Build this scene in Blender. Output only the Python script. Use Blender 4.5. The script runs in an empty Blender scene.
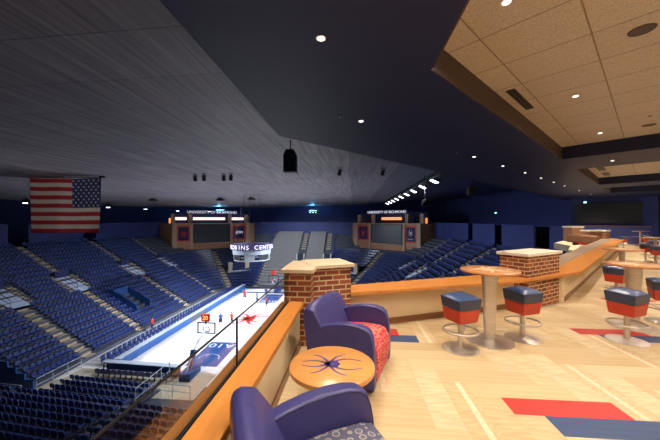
import bpy, bmesh, math, random
import numpy as np
from mathutils import Vector, Matrix
R = math.radians
PI = math.pi
random.seed(7)
S = bpy.context.scene
COL = S.collection

# ------------------------------------------------------------------ materials
def nt_new(name):
    m = bpy.data.materials.new(name)
    m.use_nodes = True
    nt = m.node_tree
    return m, nt, nt.nodes['Principled BSDF']

def N(nt, typ, **kw):
    n = nt.nodes.new(typ)
    for k, v in kw.items():
        if k in n.inputs.keys() and not hasattr(n, k):
            n.inputs[k].default_value = v
        else:
            setattr(n, k, v)
    return n

def inp(n, **kw):
    for k, v in kw.items():
        n.inputs[k.replace('_', ' ')].default_value = v
    return n

def c4(c):
    return (c[0], c[1], c[2], 1)

def ramp(nt, fac, stops):
    r = nt.nodes.new('ShaderNodeValToRGB')
    el = r.color_ramp.elements
    while len(el) < len(stops):
        el.new(0.5)
    for e, (p, c) in zip(el, stops):
        e.position = p
        e.color = c4(c)
    nt.links.new(fac, r.inputs['Fac'])
    return r.outputs['Color']

def mapped(nt, scale, src='Object', rot=(0, 0, 0), loc=(0, 0, 0)):
    tc = nt.nodes.new('ShaderNodeTexCoord')
    mp = nt.nodes.new('ShaderNodeMapping')
    mp.inputs['Scale'].default_value = scale
    mp.inputs['Rotation'].default_value = rot
    mp.inputs['Location'].default_value = loc
    nt.links.new(tc.outputs[src], mp.inputs['Vector'])
    return mp.outputs['Vector']

def noise(nt, vec, scale=1.0, detail=3.0):
    n = nt.nodes.new('ShaderNodeTexNoise')
    n.inputs['Scale'].default_value = scale
    n.inputs['Detail'].default_value = detail
    nt.links.new(vec, n.inputs['Vector'])
    return n.outputs['Fac']

def mat(name, col, rough=0.5, metal=0.0, var=0.12, scale=(6, 6, 6), bump=0.0, emit=None, es=0, spec=0.5):
    m, nt, b = nt_new(name)
    f = noise(nt, mapped(nt, scale))
    lo = [max(0, x * (1 - var)) for x in col]
    hi = [min(1, x * (1 + var)) for x in col]
    nt.links.new(ramp(nt, f, [(0.3, lo), (0.7, hi)]), b.inputs['Base Color'])
    b.inputs['Roughness'].default_value = rough
    b.inputs['Metallic'].default_value = metal
    b.inputs['Specular IOR Level'].default_value = spec
    if bump:
        bp = nt.nodes.new('ShaderNodeBump')
        bp.inputs['Strength'].default_value = bump
        nt.links.new(f, bp.inputs['Height'])
        nt.links.new(bp.outputs['Normal'], b.inputs['Normal'])
    if emit:
        b.inputs['Emission Color'].default_value = c4(emit)
        b.inputs['Emission Strength'].default_value = es
    return m

def wood(name, lo, hi, axis=0, rough=0.35, grain=14):
    m, nt, b = nt_new(name)
    sc = [grain, grain, grain]
    sc[axis] = 0.8
    f = noise(nt, mapped(nt, tuple(sc)), 1.6, 5)
    nt.links.new(ramp(nt, f, [(0.25, lo), (0.75, hi)]), b.inputs['Base Color'])
    b.inputs['Roughness'].default_value = rough
    return m

def brick_mat():
    m, nt, b = nt_new('red_brick')
    L = nt.links.new
    tc = nt.nodes.new('ShaderNodeTexCoord')
    sn = nt.nodes.new('ShaderNodeSeparateXYZ'); L(tc.outputs['Normal'], sn.inputs[0])
    sp = nt.nodes.new('ShaderNodeSeparateXYZ'); L(tc.outputs['Object'], sp.inputs[0])
    ab = N(nt, 'ShaderNodeMath', operation='ABSOLUTE'); L(sn.outputs['X'], ab.inputs[0])
    gt = N(nt, 'ShaderNodeMath', operation='GREATER_THAN'); L(ab.outputs[0], gt.inputs[0]); gt.inputs[1].default_value = 0.6
    mx = nt.nodes.new('ShaderNodeMix'); mx.data_type = 'FLOAT'
    L(gt.outputs[0], mx.inputs['Factor']); L(sp.outputs['X'], mx.inputs['A']); L(sp.outputs['Y'], mx.inputs['B'])
    cb = nt.nodes.new('ShaderNodeCombineXYZ'); L(mx.outputs['Result'], cb.inputs['X']); L(sp.outputs['Z'], cb.inputs['Y'])
    br = nt.nodes.new('ShaderNodeTexBrick')
    L(cb.outputs[0], br.inputs['Vector'])
    br.inputs['Color1'].default_value = (0.36, 0.10, 0.035, 1)
    br.inputs['Color2'].default_value = (0.13, 0.035, 0.02, 1)
    br.inputs['Mortar'].default_value = (0.62, 0.46, 0.28, 1)
    br.inputs['Scale'].default_value = 1
    br.inputs['Brick Width'].default_value = 0.215
    br.inputs['Row Height'].default_value = 0.076
    br.inputs['Mortar Size'].default_value = 0.010
    br.inputs['Mortar Smooth'].default_value = 0.2
    L(br.outputs['Color'], b.inputs['Base Color'])
    bp = nt.nodes.new('ShaderNodeBump'); bp.invert = True
    bp.inputs['Strength'].default_value = 0.5; bp.inputs['Distance'].default_value = 0.01
    L(br.outputs['Fac'], bp.inputs['Height']); L(bp.outputs['Normal'], b.inputs['Normal'])
    b.inputs['Roughness'].default_value = 0.8
    return m

def tile_mat():
    m, nt, b = nt_new('acoustic_tile')
    L = nt.links.new
    v = mapped(nt, (1, 1, 1), loc=(0.6, 0.57, 0))
    br = nt.nodes.new('ShaderNodeTexBrick')
    br.offset = 0.0
    L(v, br.inputs['Vector'])
    br.inputs['Color1'].default_value = (0.60, 0.53, 0.45, 1)
    br.inputs['Color2'].default_value = (0.56, 0.49, 0.42, 1)
    br.inputs['Mortar'].default_value = (0.30, 0.22, 0.16, 1)
    br.inputs['Scale'].default_value = 1
    br.inputs['Brick Width'].default_value = 1.03
    br.inputs['Row Height'].default_value = 1.13
    br.inputs['Mortar Size'].default_value = 0.012
    sp = noise(nt, mapped(nt, (60, 60, 60)), 1, 2)
    mx = nt.nodes.new('ShaderNodeMix'); mx.data_type = 'RGBA'; mx.blend_type = 'MULTIPLY'
    mx.inputs['Factor'].default_value = 1
    L(br.outputs['Color'], mx.inputs['A'])
    L(ramp(nt, sp, [(0.35, (0.72, 0.7, 0.68)), (0.6, (1, 1, 1))]), mx.inputs['B'])
    L(mx.outputs['Result'], b.inputs['Base Color'])
    b.inputs['Roughness'].default_value = 0.9
    return m

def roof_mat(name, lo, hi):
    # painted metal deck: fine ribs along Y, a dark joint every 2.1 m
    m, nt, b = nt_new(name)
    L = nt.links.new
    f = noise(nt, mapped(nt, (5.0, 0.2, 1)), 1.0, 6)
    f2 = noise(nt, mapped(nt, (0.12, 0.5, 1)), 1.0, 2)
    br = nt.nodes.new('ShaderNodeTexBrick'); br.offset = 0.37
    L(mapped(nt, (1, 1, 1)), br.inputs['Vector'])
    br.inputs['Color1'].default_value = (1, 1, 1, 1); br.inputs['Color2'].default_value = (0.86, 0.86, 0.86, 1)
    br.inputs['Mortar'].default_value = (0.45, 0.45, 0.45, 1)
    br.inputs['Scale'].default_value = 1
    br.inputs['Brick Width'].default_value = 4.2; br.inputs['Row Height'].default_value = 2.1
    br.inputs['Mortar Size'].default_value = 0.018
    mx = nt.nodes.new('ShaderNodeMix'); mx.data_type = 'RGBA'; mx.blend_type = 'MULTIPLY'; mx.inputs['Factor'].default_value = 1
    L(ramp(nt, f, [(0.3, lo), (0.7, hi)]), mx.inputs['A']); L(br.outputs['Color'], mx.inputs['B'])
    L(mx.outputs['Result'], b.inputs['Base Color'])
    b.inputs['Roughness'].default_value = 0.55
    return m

def fabric_rings(name, ground, ring, fill, scale):
    m, nt, b = nt_new(name)
    L = nt.links.new
    vo = nt.nodes.new('ShaderNodeTexVoronoi'); vo.inputs['Scale'].default_value = scale
    vo.inputs['Randomness'].default_value = 0.55
    L(mapped(nt, (1, 1, 1)), vo.inputs['Vector'])
    r = nt.nodes.new('ShaderNodeValToRGB'); r.color_ramp.interpolation = 'CONSTANT'
    el = r.color_ramp.elements
    el[0].position = 0; el[0].color = c4(fill)
    el[1].position = 0.27; el[1].color = c4(ring)
    e = el.new(0.40); e.color = c4(ground)
    L(vo.outputs['Distance'], r.inputs['Fac'])
    L(r.outputs['Color'], b.inputs['Base Color'])
    b.inputs['Roughness'].default_value = 0.85
    return m

def fabric_flow(name):
    m, nt, b = nt_new(name)
    L = nt.links.new
    w = nt.nodes.new('ShaderNodeTexWave'); w.wave_type = 'RINGS'
    w.inputs['Scale'].default_value = 3.5; w.inputs['Distortion'].default_value = 14; w.inputs['Detail Scale'].default_value = 2.5
    L(mapped(nt, (2, 2, 2)), w.inputs['Vector'])
    c = ramp(nt, w.outputs['Fac'], [(0.66, (0.50, 0.014, 0.02)), (0.86, (0.66, 0.30, 0.25))])
    L(c, b.inputs['Base Color']); b.inputs['Roughness'].default_value = 0.85
    return m

def plank_mat():
    m, nt, b = nt_new('herringbone_plank')
    L = nt.links.new
    uv = nt.nodes.new('ShaderNodeUVMap'); uv.uv_map = 'UVMap'
    mp = nt.nodes.new('ShaderNodeMapping'); mp.inputs['Scale'].default_value = (0.9, 24, 1)
    L(uv.outputs[0], mp.inputs['Vector'])
    f = noise(nt, mp.outputs['Vector'], 1, 4)
    at = nt.nodes.new('ShaderNodeVertexColor'); at.layer_name = 'tone'
    mx = nt.nodes.new('ShaderNodeMix'); mx.data_type = 'RGBA'; mx.blend_type = 'MULTIPLY'; mx.inputs['Factor'].default_value = 1
    L(at.outputs['Color'], mx.inputs['A'])
    L(ramp(nt, f, [(0.3, (0.76, 0.71, 0.62)), (0.65, (1, 1, 1))]), mx.inputs['B'])
    L(mx.outputs['Result'], b.inputs['Base Color'])
    b.inputs['Roughness'].default_value = 0.55
    return m

def glass_mat():
    m = bpy.data.materials.new('clear_glass'); m.use_nodes = True
    nt = m.node_tree; nt.nodes.clear()
    o = nt.nodes.new('ShaderNodeOutputMaterial')
    t = nt.nodes.new('ShaderNodeBsdfTransparent'); t.inputs[0].default_value = (0.93, 0.95, 0.96, 1)
    g = nt.nodes.new('ShaderNodeBsdfGlossy'); g.inputs['Roughness'].default_value = 0.02
    fr = nt.nodes.new('ShaderNodeFresnel'); fr.inputs['IOR'].default_value = 1.45
    mm = N(nt, 'ShaderNodeMath', operation='MULTIPLY'); mm.inputs[1].default_value = 0.35
    nt.links.new(fr.outputs[0], mm.inputs[0])
    mx = nt.nodes.new('ShaderNodeMixShader')
    nt.links.new(mm.outputs[0], mx.inputs[0]); nt.links.new(t.outputs[0], mx.inputs[1]); nt.links.new(g.outputs[0], mx.inputs[2])
    nt.links.new(mx.outputs[0], o.inputs['Surface'])
    return m

MT = dict(
    lid=mat('ceiling_navy_paint', (0.006, 0.0115, 0.066), 0.6, var=0.06, scale=(0.5, 0.5, 0.5)),
    fascia=mat('fascia_paint', (0.075, 0.055, 0.052), 0.7, var=0.05),
    tile=tile_mat(), roof=roof_mat('roof_deck', (0.17, 0.158, 0.175), (0.42, 0.39, 0.425)), roofshade_mid=roof_mat('roof_deck_shade_mid', (0.13, 0.125, 0.155), (0.28, 0.265, 0.32)), roofshade_slate=roof_mat('roof_deck_shade_slate', (0.09, 0.095, 0.15), (0.14, 0.15, 0.22)), roofshade_navy=roof_mat('roof_deck_shade_navy', (0.02, 0.025, 0.08), (0.032, 0.04, 0.115)), brick=brick_mat(), plank=plank_mat(), glass=glass_mat(),  # mid, slate and navy decks: same roof, fading light put into the colour
    navywall=mat('navy_wall', (0.013, 0.021, 0.11), 0.7, var=0.1, scale=(0.3, 0.3, 0.3)),
    parapet=mat('navy_parapet', (0.018, 0.03, 0.15), 0.6, var=0.1, scale=(0.3, 0.3, 0.3)),
    darkwall=mat('black_green_panel', (0.006, 0.010, 0.018), 0.6),
    blackmetal=mat('black_metal', (0.012, 0.012, 0.014), 0.5, 0.2),
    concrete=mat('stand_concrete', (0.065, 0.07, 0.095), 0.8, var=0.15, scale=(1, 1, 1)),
    paleconc=mat('pale_concrete', (0.46, 0.47, 0.50), 0.7, var=0.1, scale=(1, 1, 1)),
    tan=mat('tan_concrete', (0.50, 0.42, 0.30), 0.8, var=0.12, scale=(2, 2, 2)),
    stair=mat('stair_nosing_tan', (0.42, 0.34, 0.23), 0.8, var=0.15, scale=(3, 3, 3)),
    seat=mat('navy_seat_plastic', (0.030, 0.047, 0.165), 0.28, var=0.15, scale=(0.7, 0.7, 0.7)),
    ramp=mat('pale_blue_ramp', (0.55, 0.63, 0.80), 0.7, var=0.06),
    bench=mat('grey_bleacher', (0.22, 0.215, 0.21), 0.6, var=0.1),
    court=mat('maple_court', (0.80, 0.76, 0.72), 0.35, var=0.04, scale=(0.4, 5, 1)),
    blue=mat('royal_blue_paint', (0.014, 0.07, 0.24), 0.5, var=0.06),
    red=mat('red_paint', (0.70, 0.02, 0.025), 0.5, var=0.06),
    white=mat('white_paint', (0.80, 0.80, 0.80), 0.5, var=0.04),
    cream=mat('cream_panel', (0.74, 0.61, 0.40), 0.65, var=0.05, scale=(2, 2, 2)),
    base=wood('baseboard_brown', (0.17, 0.07, 0.025), (0.26, 0.11, 0.04)),
    ledge=wood('orange_wood_x', (0.52, 0.19, 0.035), (0.68, 0.28, 0.06), 0),
    ledgeY=wood('orange_wood_y', (0.52, 0.19, 0.035), (0.68, 0.28, 0.06), 1),
    trimwood=wood('brown_trim_wood', (0.48, 0.19, 0.05), (0.60, 0.26, 0.08), 1),
    tabletop=wood('amber_table_wood', (0.60, 0.26, 0.07), (0.72, 0.34, 0.10), 0, 0.3),
    bartop=wood('cherry_table_wood', (0.42, 0.17, 0.06), (0.52, 0.24, 0.095), 0, 0.3), greyledge=wood('grey_brown_strip', (0.34, 0.24, 0.17), (0.46, 0.34, 0.25), 0),
    stonew=mat('white_stone_cap', (0.82, 0.75, 0.64), 0.6, var=0.05), stone=mat('limestone_cap', (0.66, 0.53, 0.37), 0.6, var=0.05),
    leather=mat('navy_leather', (0.050, 0.047, 0.185), 0.38, var=0.08, scale=(30, 30, 30)),
    darkseam=mat('seam_thread', (0.012, 0.010, 0.04), 0.6),
    rings=fabric_rings('slate_ring_fabric', (0.085, 0.09, 0.16), (0.34, 0.30, 0.27), (0.11, 0.12, 0.20), 17),
    flow=fabric_flow('red_flow_fabric'),
    vnavy=mat('navy_vinyl', (0.035, 0.05, 0.105), 0.36, var=0.06),
    vtop=mat('blue_vinyl_top', (0.045, 0.085, 0.21), 0.33, var=0.06),
    vred=mat('red_vinyl', (0.52, 0.045, 0.022), 0.4, var=0.06),
    steel=mat('brushed_steel', (0.62, 0.57, 0.52), 0.42, 0.85, var=0.1, scale=(1, 1, 30)),
    purple=mat('violet_ink', (0.075, 0.055, 0.26), 0.45, var=0.05),
    creamink=mat('cream_inlay', (0.78, 0.60, 0.40), 0.4, var=0.05),
    screen=mat('dark_screen', (0.028, 0.033, 0.042), 0.35, var=0.05),
    pavwood=wood('pavilion_wood', (0.36, 0.17, 0.08), (0.52, 0.26, 0.13), 2, 0.6, 3),
    pavtrim=mat('pavilion_tan_trim', (0.50, 0.33, 0.22), 0.6),
    banner=mat('banner_navy', (0.02, 0.025, 0.10), 0.8),
    flagred=mat('flag_red', (0.40, 0.02, 0.03), 0.85), flagwhite=mat('flag_white', (0.62, 0.56, 0.52), 0.85),
    flagblue=mat('flag_blue', (0.02, 0.035, 0.14), 0.85),
    skin=mat('skin', (0.30, 0.15, 0.09), 0.6), hair=mat('dark_hair', (0.03, 0.018, 0.012), 0.7),
    jersey_red=mat('red_jersey', (0.65, 0.03, 0.03), 0.8), jersey_blue=mat('blue_jersey', (0.03, 0.06, 0.25), 0.8),
    shorts=mat('dark_shorts', (0.02, 0.022, 0.06), 0.8),
    lamp=mat('lamp_warm', (1, 1, 1), 0.5, emit=(1, 0.88, 0.72), es=8),
    lampcool=mat('lamp_cool', (1, 1, 1), 0.5, emit=(0.75, 0.87, 1), es=9),
    lampblue=mat('lamp_blue', (1, 1, 1), 0.5, emit=(0.08, 0.40, 1.0), es=1.6),
    suitelamp=mat('suite_lamp', (1, 1, 1), 0.5, emit=(1, 0.78, 0.72), es=1.3),
    orangelamp=mat('orange_lamp', (1, 1, 1), 0.5, emit=(1, 0.35, 0.08), es=1.0),
    led=mat('led_letters', (0.8, 0.8, 0.9), 0.5, emit=(0.85, 0.80, 1), es=1.3),
    ledband=mat('led_band', (0.08, 0.07, 0.15), 0.5, emit=(0.20, 0.15, 0.5), es=0.04),
    digits=mat('led_digits', (0.9, 0.4, 0.2), 0.5, emit=(1, 0.30, 0.08), es=3),
    letters=mat('white_letters_glow', (0.75, 0.75, 0.78), 0.6, emit=(0.7, 0.7, 0.85), es=0.7),  # emission added to brighten the letters; the lettering is no lamp
    greenlamp=mat('green_lamp', (1, 1, 1), 0.5, emit=(0.3, 0.9, 0.7), es=3),
    ringgrey=mat('scoreboard_grey', (0.42, 0.46, 0.52), 0.5, 0.2),
)

# ------------------------------------------------------------------ mesh helper
class MB:
    def __init__(s):
        s.v = []; s.f = []; s.m = []; s.M = Matrix.Identity(4); s.mi = 0
    def at(s, loc=(0, 0, 0), rz=0, rx=0, ry=0):
        s.M = Matrix.Translation(loc) @ Matrix.Rotation(rz, 4, 'Z') @ Matrix.Rotation(ry, 4, 'Y') @ Matrix.Rotation(rx, 4, 'X')
        return s
    def add(s, vs, fs):
        o = len(s.v)
        s.v += [tuple(s.M @ Vector(p)) for p in vs]
        s.f += [tuple(i + o for i in f) for f in fs]
        s.m += [s.mi] * len(fs)
        return s
    def box(s, c, d):
        x, y, z = d[0] / 2, d[1] / 2, d[2] / 2
        vs = [(c[0] + a * x, c[1] + b * y, c[2] + e * z) for e in (-1, 1) for a, b in ((-1, -1), (1, -1), (1, 1), (-1, 1))]
        return s.add(vs, [(3, 2, 1, 0), (4, 5, 6, 7), (0, 1, 5, 4), (1, 2, 6, 5), (2, 3, 7, 6), (3, 0, 4, 7)])
    def prism(s, poly, z0, z1):
        a = sum(p[0] * q[1] - q[0] * p[1] for p, q in zip(poly, poly[1:] + poly[:1]))
        if a < 0: poly = poly[::-1]
        n = len(poly)
        vs = [(p[0], p[1], z0) for p in poly] + [(p[0], p[1], z1) for p in poly]
        fs = [tuple(range(n))[::-1], tuple(range(n, 2 * n))] + [(i, (i + 1) % n, n + (i + 1) % n, n + i) for i in range(n)]
        return s.add(vs, fs)
    def profile(s, poly, y0, y1):      # polygon in x,z swept along y
        a = sum(p[0] * q[1] - q[0] * p[1] for p, q in zip(poly, poly[1:] + poly[:1]))
        if a < 0: poly = poly[::-1]
        n = len(poly)
        vs = [(p[0], y0, p[1]) for p in poly] + [(p[0], y1, p[1]) for p in poly]
        fs = [tuple(range(n)), tuple(range(n, 2 * n))[::-1]] + [((i + 1) % n, i, n + i, n + (i + 1) % n) for i in range(n)]
        return s.add(vs, fs)
    def lathe(s, prof, seg=32, sx=1, sy=1):   # prof: (r,z) bottom to top
        vs = []; fs = []
        for r, z in prof:
            for k in range(seg):
                a = 2 * PI * k / seg
                vs.append((r * sx * math.cos(a), r * sy * math.sin(a), z))
        for i in range(len(prof) - 1):
            for k in range(seg):
                k2 = (k + 1) % seg
                fs.append((i * seg + k, i * seg + k2, (i + 1) * seg + k2, (i + 1) * seg + k))
        fs.append(tuple(range(seg))[::-1]); fs.append(tuple((len(prof) - 1) * seg + k for k in range(seg)))
        return s.add(vs, fs)
    def tube(s, pts, r, seg=8, closed=False):
        pts = [Vector(p) for p in pts]; n = len(pts); vs = []; fs = []
        for i, p in enumerate(pts):
            a = pts[i - 1] if (i > 0 or closed) else p
            b = pts[(i + 1) % n] if (i < n - 1 or closed) else p
            t = (b - a).normalized()
            u = t.cross(Vector((0, 0, 1)))
            if u.length < 1e-3: u = t.cross(Vector((1, 0, 0)))
            u.normalize(); w = u.cross(t)
            for k in range(seg):
                an = 2 * PI * k / seg
                vs.append(tuple(p + r * (math.cos(an) * u + math.sin(an) * w)))
        for i in range(n if closed else n - 1):
            j = (i + 1) % n
            for k in range(seg):
                k2 = (k + 1) % seg
                fs.append((i * seg + k, j * seg + k, j * seg + k2, i * seg + k2))
        if not closed:
            fs.append(tuple(range(seg))); fs.append(tuple((n - 1) * seg + k for k in range(seg))[::-1])
        return s.add(vs, fs)
    def mesh(s, name, mats):
        me = bpy.data.meshes.new(name)
        me.from_pydata(s.v, [], s.f)
        for m in mats: me.materials.append(m)
        if len(mats) > 1: me.polygons.foreach_set('material_index', s.m)
        me.update()
        return me

def link(name, me, parent=None, loc=(0, 0, 0), rz=0):
    o = bpy.data.objects.new(name, me); COL.objects.link(o)
    o.location = loc; o.rotation_euler = (0, 0, rz)
    if parent: o.parent = parent
    return o

def obj(name, mb, m, parent=None, loc=(0, 0, 0), rz=0, bevel=0, seg=2, smooth=False, sub=0):
    mats = [MT[x] for x in (m if isinstance(m, (list, tuple)) else [m])]
    me = mb.mesh(name, mats)
    o = link(name, me, parent, loc, rz)
    if bevel:
        b = o.modifiers.new('bevel', 'BEVEL'); b.width = bevel; b.segments = seg; b.limit_method = 'ANGLE'; b.angle_limit = R(40)
    if sub:
        b = o.modifiers.new('sub', 'SUBSURF'); b.levels = sub; b.render_levels = sub
    if smooth or bevel:
        me.polygons.foreach_set('use_smooth', [True] * len(me.polygons))
        try:
            me.set_sharp_from_angle(angle=R(50 if not bevel else 75))
        except Exception:
            pass
    return o

def tag(o, label, cat, group=None, kind=None):
    o['label'] = label; o['category'] = cat
    if group: o['group'] = group
    if kind: o['kind'] = kind
    return o

def thing(name, label, cat, loc=(0, 0, 0), rz=0, group=None):
    o = bpy.data.objects.new(name, None); COL.objects.link(o)
    o.empty_display_size = 0.2
    o.location = loc; o.rotation_euler = (0, 0, rz)
    return tag(o, label, cat, group)

def struct(name, mb, m, **kw):
    o = obj(name, mb, m, **kw)
    if not o.parent: o['kind'] = 'structure'
    return o

def dup(root, loc, rz, label, group=None, cat=None):
    r = root.copy(); COL.objects.link(r); r.location = loc; r.rotation_euler = (0, 0, rz)
    r['label'] = label
    if group: r['group'] = group
    def kids(a, b):
        for ch in a.children:
            c = ch.copy(); COL.objects.link(c); c.parent = b
            kids(ch, c)
    kids(root, r)
    return r

def text_mesh(body, size, depth=0.02):
    cu = bpy.data.curves.new('lettering', 'FONT')
    cu.body = body; cu.size = size; cu.extrude = depth; cu.align_x = 'CENTER'; cu.align_y = 'CENTER'; cu.resolution_u = 3
    o = bpy.data.objects.new('lettering', cu); COL.objects.link(o)
    dg = bpy.context.evaluated_depsgraph_get()
    me = bpy.data.meshes.new_from_object(o.evaluated_get(dg))
    bpy.data.objects.remove(o)
    bpy.data.curves.remove(cu)
    return me

def text_obj(name, body, size, m, parent, mtx, depth=0.02, shear=0, sx=1):
    me = text_mesh(body, size, depth)
    me.transform(mtx @ Matrix(((sx, shear, 0, 0), (0, 1, 0, 0), (0, 0, 1, 0), (0, 0, 0, 1))))
    me.materials.clear(); me.materials.append(MT[m])
    return link(name, me, parent)

def spider(mb, s, z0, z1, ys=1.0, wd=1.0):
    """spider emblem lying in local xy, about 2*s wide; body along x"""
    body = []
    for k in range(20):
        a = 2 * PI * k / 20
        body.append((0.02 * s + 0.235 * s * math.cos(a), 0.17 * s * ys * math.sin(a) * (1 if math.cos(a) < 0.6 else .8)))
    head = [(-0.15 * s + 0.10 * s * math.cos(2 * PI * k / 14), 0.095 * s * ys * math.sin(2 * PI * k / 14)) for k in range(14)]
    tip = [(0.16 * s, 0.08 * s), (0.16 * s, -0.08 * s), (0.30 * s, 0)]
    for p in (body, head, tip): mb.prism(p, z0, z1)
    for sg in (-1, 1):
        for (p0, p1, p2, p3) in (((-.12, .06), (-.25, .32), (-.52, .46), (-.66, .44)),
                                 ((-.16, .04), (-.38, .16), (-.70, .18), (-.98, .08)),
                                 ((-.04, .10), (.06, .36), (.28, .48), (.46, .50)),
                                 ((.06, .09), (.26, .30), (.66, .30), (.98, .16)),
                                 ((-.22, .03), (-.29, .10), (-.33, .08), (-.36, .04))):
            pts = []
            for i in range(13):
                t = i / 12
                a = [(1 - t) ** 3 * p0[j] + 3 * (1 - t) ** 2 * t * p1[j] + 3 * (1 - t) * t * t * p2[j] + t ** 3 * p3[j] for j in (0, 1)]
                pts.append(Vector((a[0] * s, a[1] * s * sg * ys)))
            for i in range(12):
                d = (pts[i + 1] - pts[i]).normalized(); nn = Vector((-d.y, d.x))
                w0 = 0.046 * wd * s * (1 - 0.7 * i / 12); w1 = 0.046 * wd * s * (1 - 0.7 * (i + 1) / 12)
                mb.prism([tuple(pts[i] + nn * w0), tuple(pts[i] - nn * w0), tuple(pts[i + 1] - nn * w1), tuple(pts[i + 1] + nn * w1)], z0, z1)
    return mb

ORD = ['first', 'second', 'third', 'fourth', 'fifth', 'sixth', 'seventh', 'eighth', 'ninth', 'tenth', 'eleventh', 'twelfth', 'thirteenth',
       'fourteenth', 'fifteenth', 'sixteenth', 'seventeenth', 'eighteenth', 'nineteenth', 'twentieth', 'twenty-first', 'twenty-second']

# terrace axes: d3 runs along the right-hand counter, n3 points right of it
D3 = Vector((0.682, 0.732)); N3 = Vector((0.732, -0.682))
A3 = math.atan2(0.732, 0.682)
def st(s, t):
    p = D3 * s + N3 * t
    return (p.x, p.y)

# ------------------------------------------------------------------ terrace floor
def clip(poly, a, b, c):         # keep a*x+b*y<=c
    out = []
    for i in range(len(poly)):
        p, q = poly[i], poly[(i + 1) % len(poly)]
        fp = a * p[0] + b * p[1] - c; fq = a * q[0] + b * q[1] - c
        if fp <= 0: out.append(p)
        if fp * fq < 0:
            t = fp / (fp - fq)
            out.append((p[0] + t * (q[0] - p[0]), p[1] + t * (q[1] - p[1])))
    return out

def slab():
    return [(-1.0, -3.0), (-1.0, 4.95), (-0.3, 5.15), (2.75, 6.35), (3.75, 7.3), st(22, -1.95), st(22, -3.25), st(25.5, -3.65), st(28, -5.0), st(39, -5.1), st(39, 6), st(2, 6), (3.5, -3.0)]
struct('floor', MB().prism(slab(), -0.45, -0.012), 'tan')

def herringbone():
    w = 0.252; ox, oy = 1.452, 2.762
    marks = {'red': [(1.95, 2.88), (0.60, 4.65), (3.9, 4.90), (5.55, 6.95)], 'blue': [(2.2, 2.62), (0.75, 4.40), (4.2, 4.65)]}
    pieces = [[(-1, 0, 0.95), (1, 0, 3.9), (-0.394, 0.919, -0.394 * 0.609 + 0.919 * 5.013 + 0.05)],
              [(-1, 0, -3.9), (-0.732, 0.682, 1.30), (-0.682 * -1, 0.732, 39.0), (0.732, -0.682, 6.0)]]
    vs = []; fs = []; uvs = []; cols = []
    def put(x0, y0, lx, ly):
        x0 = ox + x0 * w; y0 = oy + y0 * w; lx *= w; ly *= w
        base = random.choice([(0.70, 0.545, 0.325), (0.735, 0.585, 0.36), (0.67, 0.505, 0.285), (0.76, 0.62, 0.40), (0.71, 0.555, 0.33)])
        k = random.uniform(0.84, 0.93); col = [c * k for c in base]
        for nm, c in (('red', (0.62, 0.035, 0.03)), ('blue', (0.035, 0.075, 0.20))):
            for (px, py) in marks[nm]:
                if lx > ly and x0 < px < x0 + lx and y0 < py < y0 + ly: col = c
        strips = [(0, 1, col)]
        if col[1] > 0.25 and random.random() < 0.11:
            a = random.uniform(0.2, 0.6); strips = [(0, a, col), (a, a + 0.22, (0.76, 0.65, 0.48)), (a + 0.22, 1, col)]
        ru, rv = random.uniform(0, 50), random.uniform(0, 50)
        for (a, b, cc) in strips:
            if lx > ly: q = [(x0, y0 + ly * a), (x0 + lx, y0 + ly * a), (x0 + lx, y0 + ly * b), (x0, y0 + ly * b)]
            else: q = [(x0 + lx * a, y0), (x0 + lx * b, y0), (x0 + lx * b, y0 + ly), (x0 + lx * a, y0 + ly)]
            for pc in pieces:
                p = q
                for h in pc:
                    p = clip(p, *h)
                    if len(p) < 3: break
                if len(p) >= 3:
                    o = len(vs)
                    vs.extend((x, y, 0) for x, y in p); fs.append(tuple(range(o, o + len(p))))
                    for x, y in p:
                        uvs.append((x - x0 + ru, y - y0 + rv) if lx > ly else (y - y0 + ru, x - x0 + rv)); cols.append((*cc, 1))
    for m in range(-20, 20):
        for k in range(-130, 130):
            x, y = k + 8 * m, -k
            if -14 * 4 < x < 140 and -30 < y < 120:
                put(x, y, 4, 1); put(x + 4, y, 1, 4)
    me = bpy.data.meshes.new('floor_planks'); me.from_pydata(vs, [], fs)
    uv = me.uv_layers.new(name='UVMap'); ca = me.color_attributes.new('tone', 'FLOAT_COLOR', 'CORNER')
    uv.data.foreach_set('uv', np.array(uvs, 'f').ravel()); ca.data.foreach_set('color', np.array(cols, 'f').ravel())
    me.materials.append(MT['plank'])
    o = link('floor_planks', me); o['kind'] = 'structure'
herringbone()
# side balcony beyond the right-hand counter
struct('floor_balcony', MB().prism([st(22, -2.0), st(22, -3.2), st(25.5, -3.6), st(28, -4.9), st(39, -5.0), st(39, -2.0)], -0.012, 0.0), 'cream')

# ------------------------------------------------------------------ parapets and ledges of the terrace
struct('wall_left', MB().box((-0.815, 0.5, 0.1), (0.17, 7.0, 0.94)), 'cream')
struct('baseboard_left', MB().box((-0.722, 0.5, 0.05), (0.016, 7.0, 0.1)), 'base')
lg = thing('wooden_ledge', 'orange wooden ledge running along the left rail under the glass guard', 'ledge', (0, 0, 0))
obj('ledge_board', MB().box((-0.777, 0.5, 0.60), (0.202, 6.98, 0.06)), 'ledgeY', lg, bevel=0.006)
obj('outer_trim', MB().box((-0.945, 0.5, 0.598), (0.07, 6.98, 0.06)), 'trimwood', lg, bevel=0.005)
gg = thing('glass_guard', 'clear glass guard with thin dark top rail above the left wooden ledge', 'glass guard', (-0.894, 0, 0.62))
for y0, y1 in ((-2.2, 0.38), (0.42, 2.18), (2.22, 3.98)):
    obj('glass_pane', MB().box((0, (y0 + y1) / 2, 0.185), (0.012, y1 - y0, 0.37)), 'glass', gg)
obj('top_rail', MB().box((0, 0.9, 0.374), (0.013, 6.2, 0.008)), 'blackmetal', gg)
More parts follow.
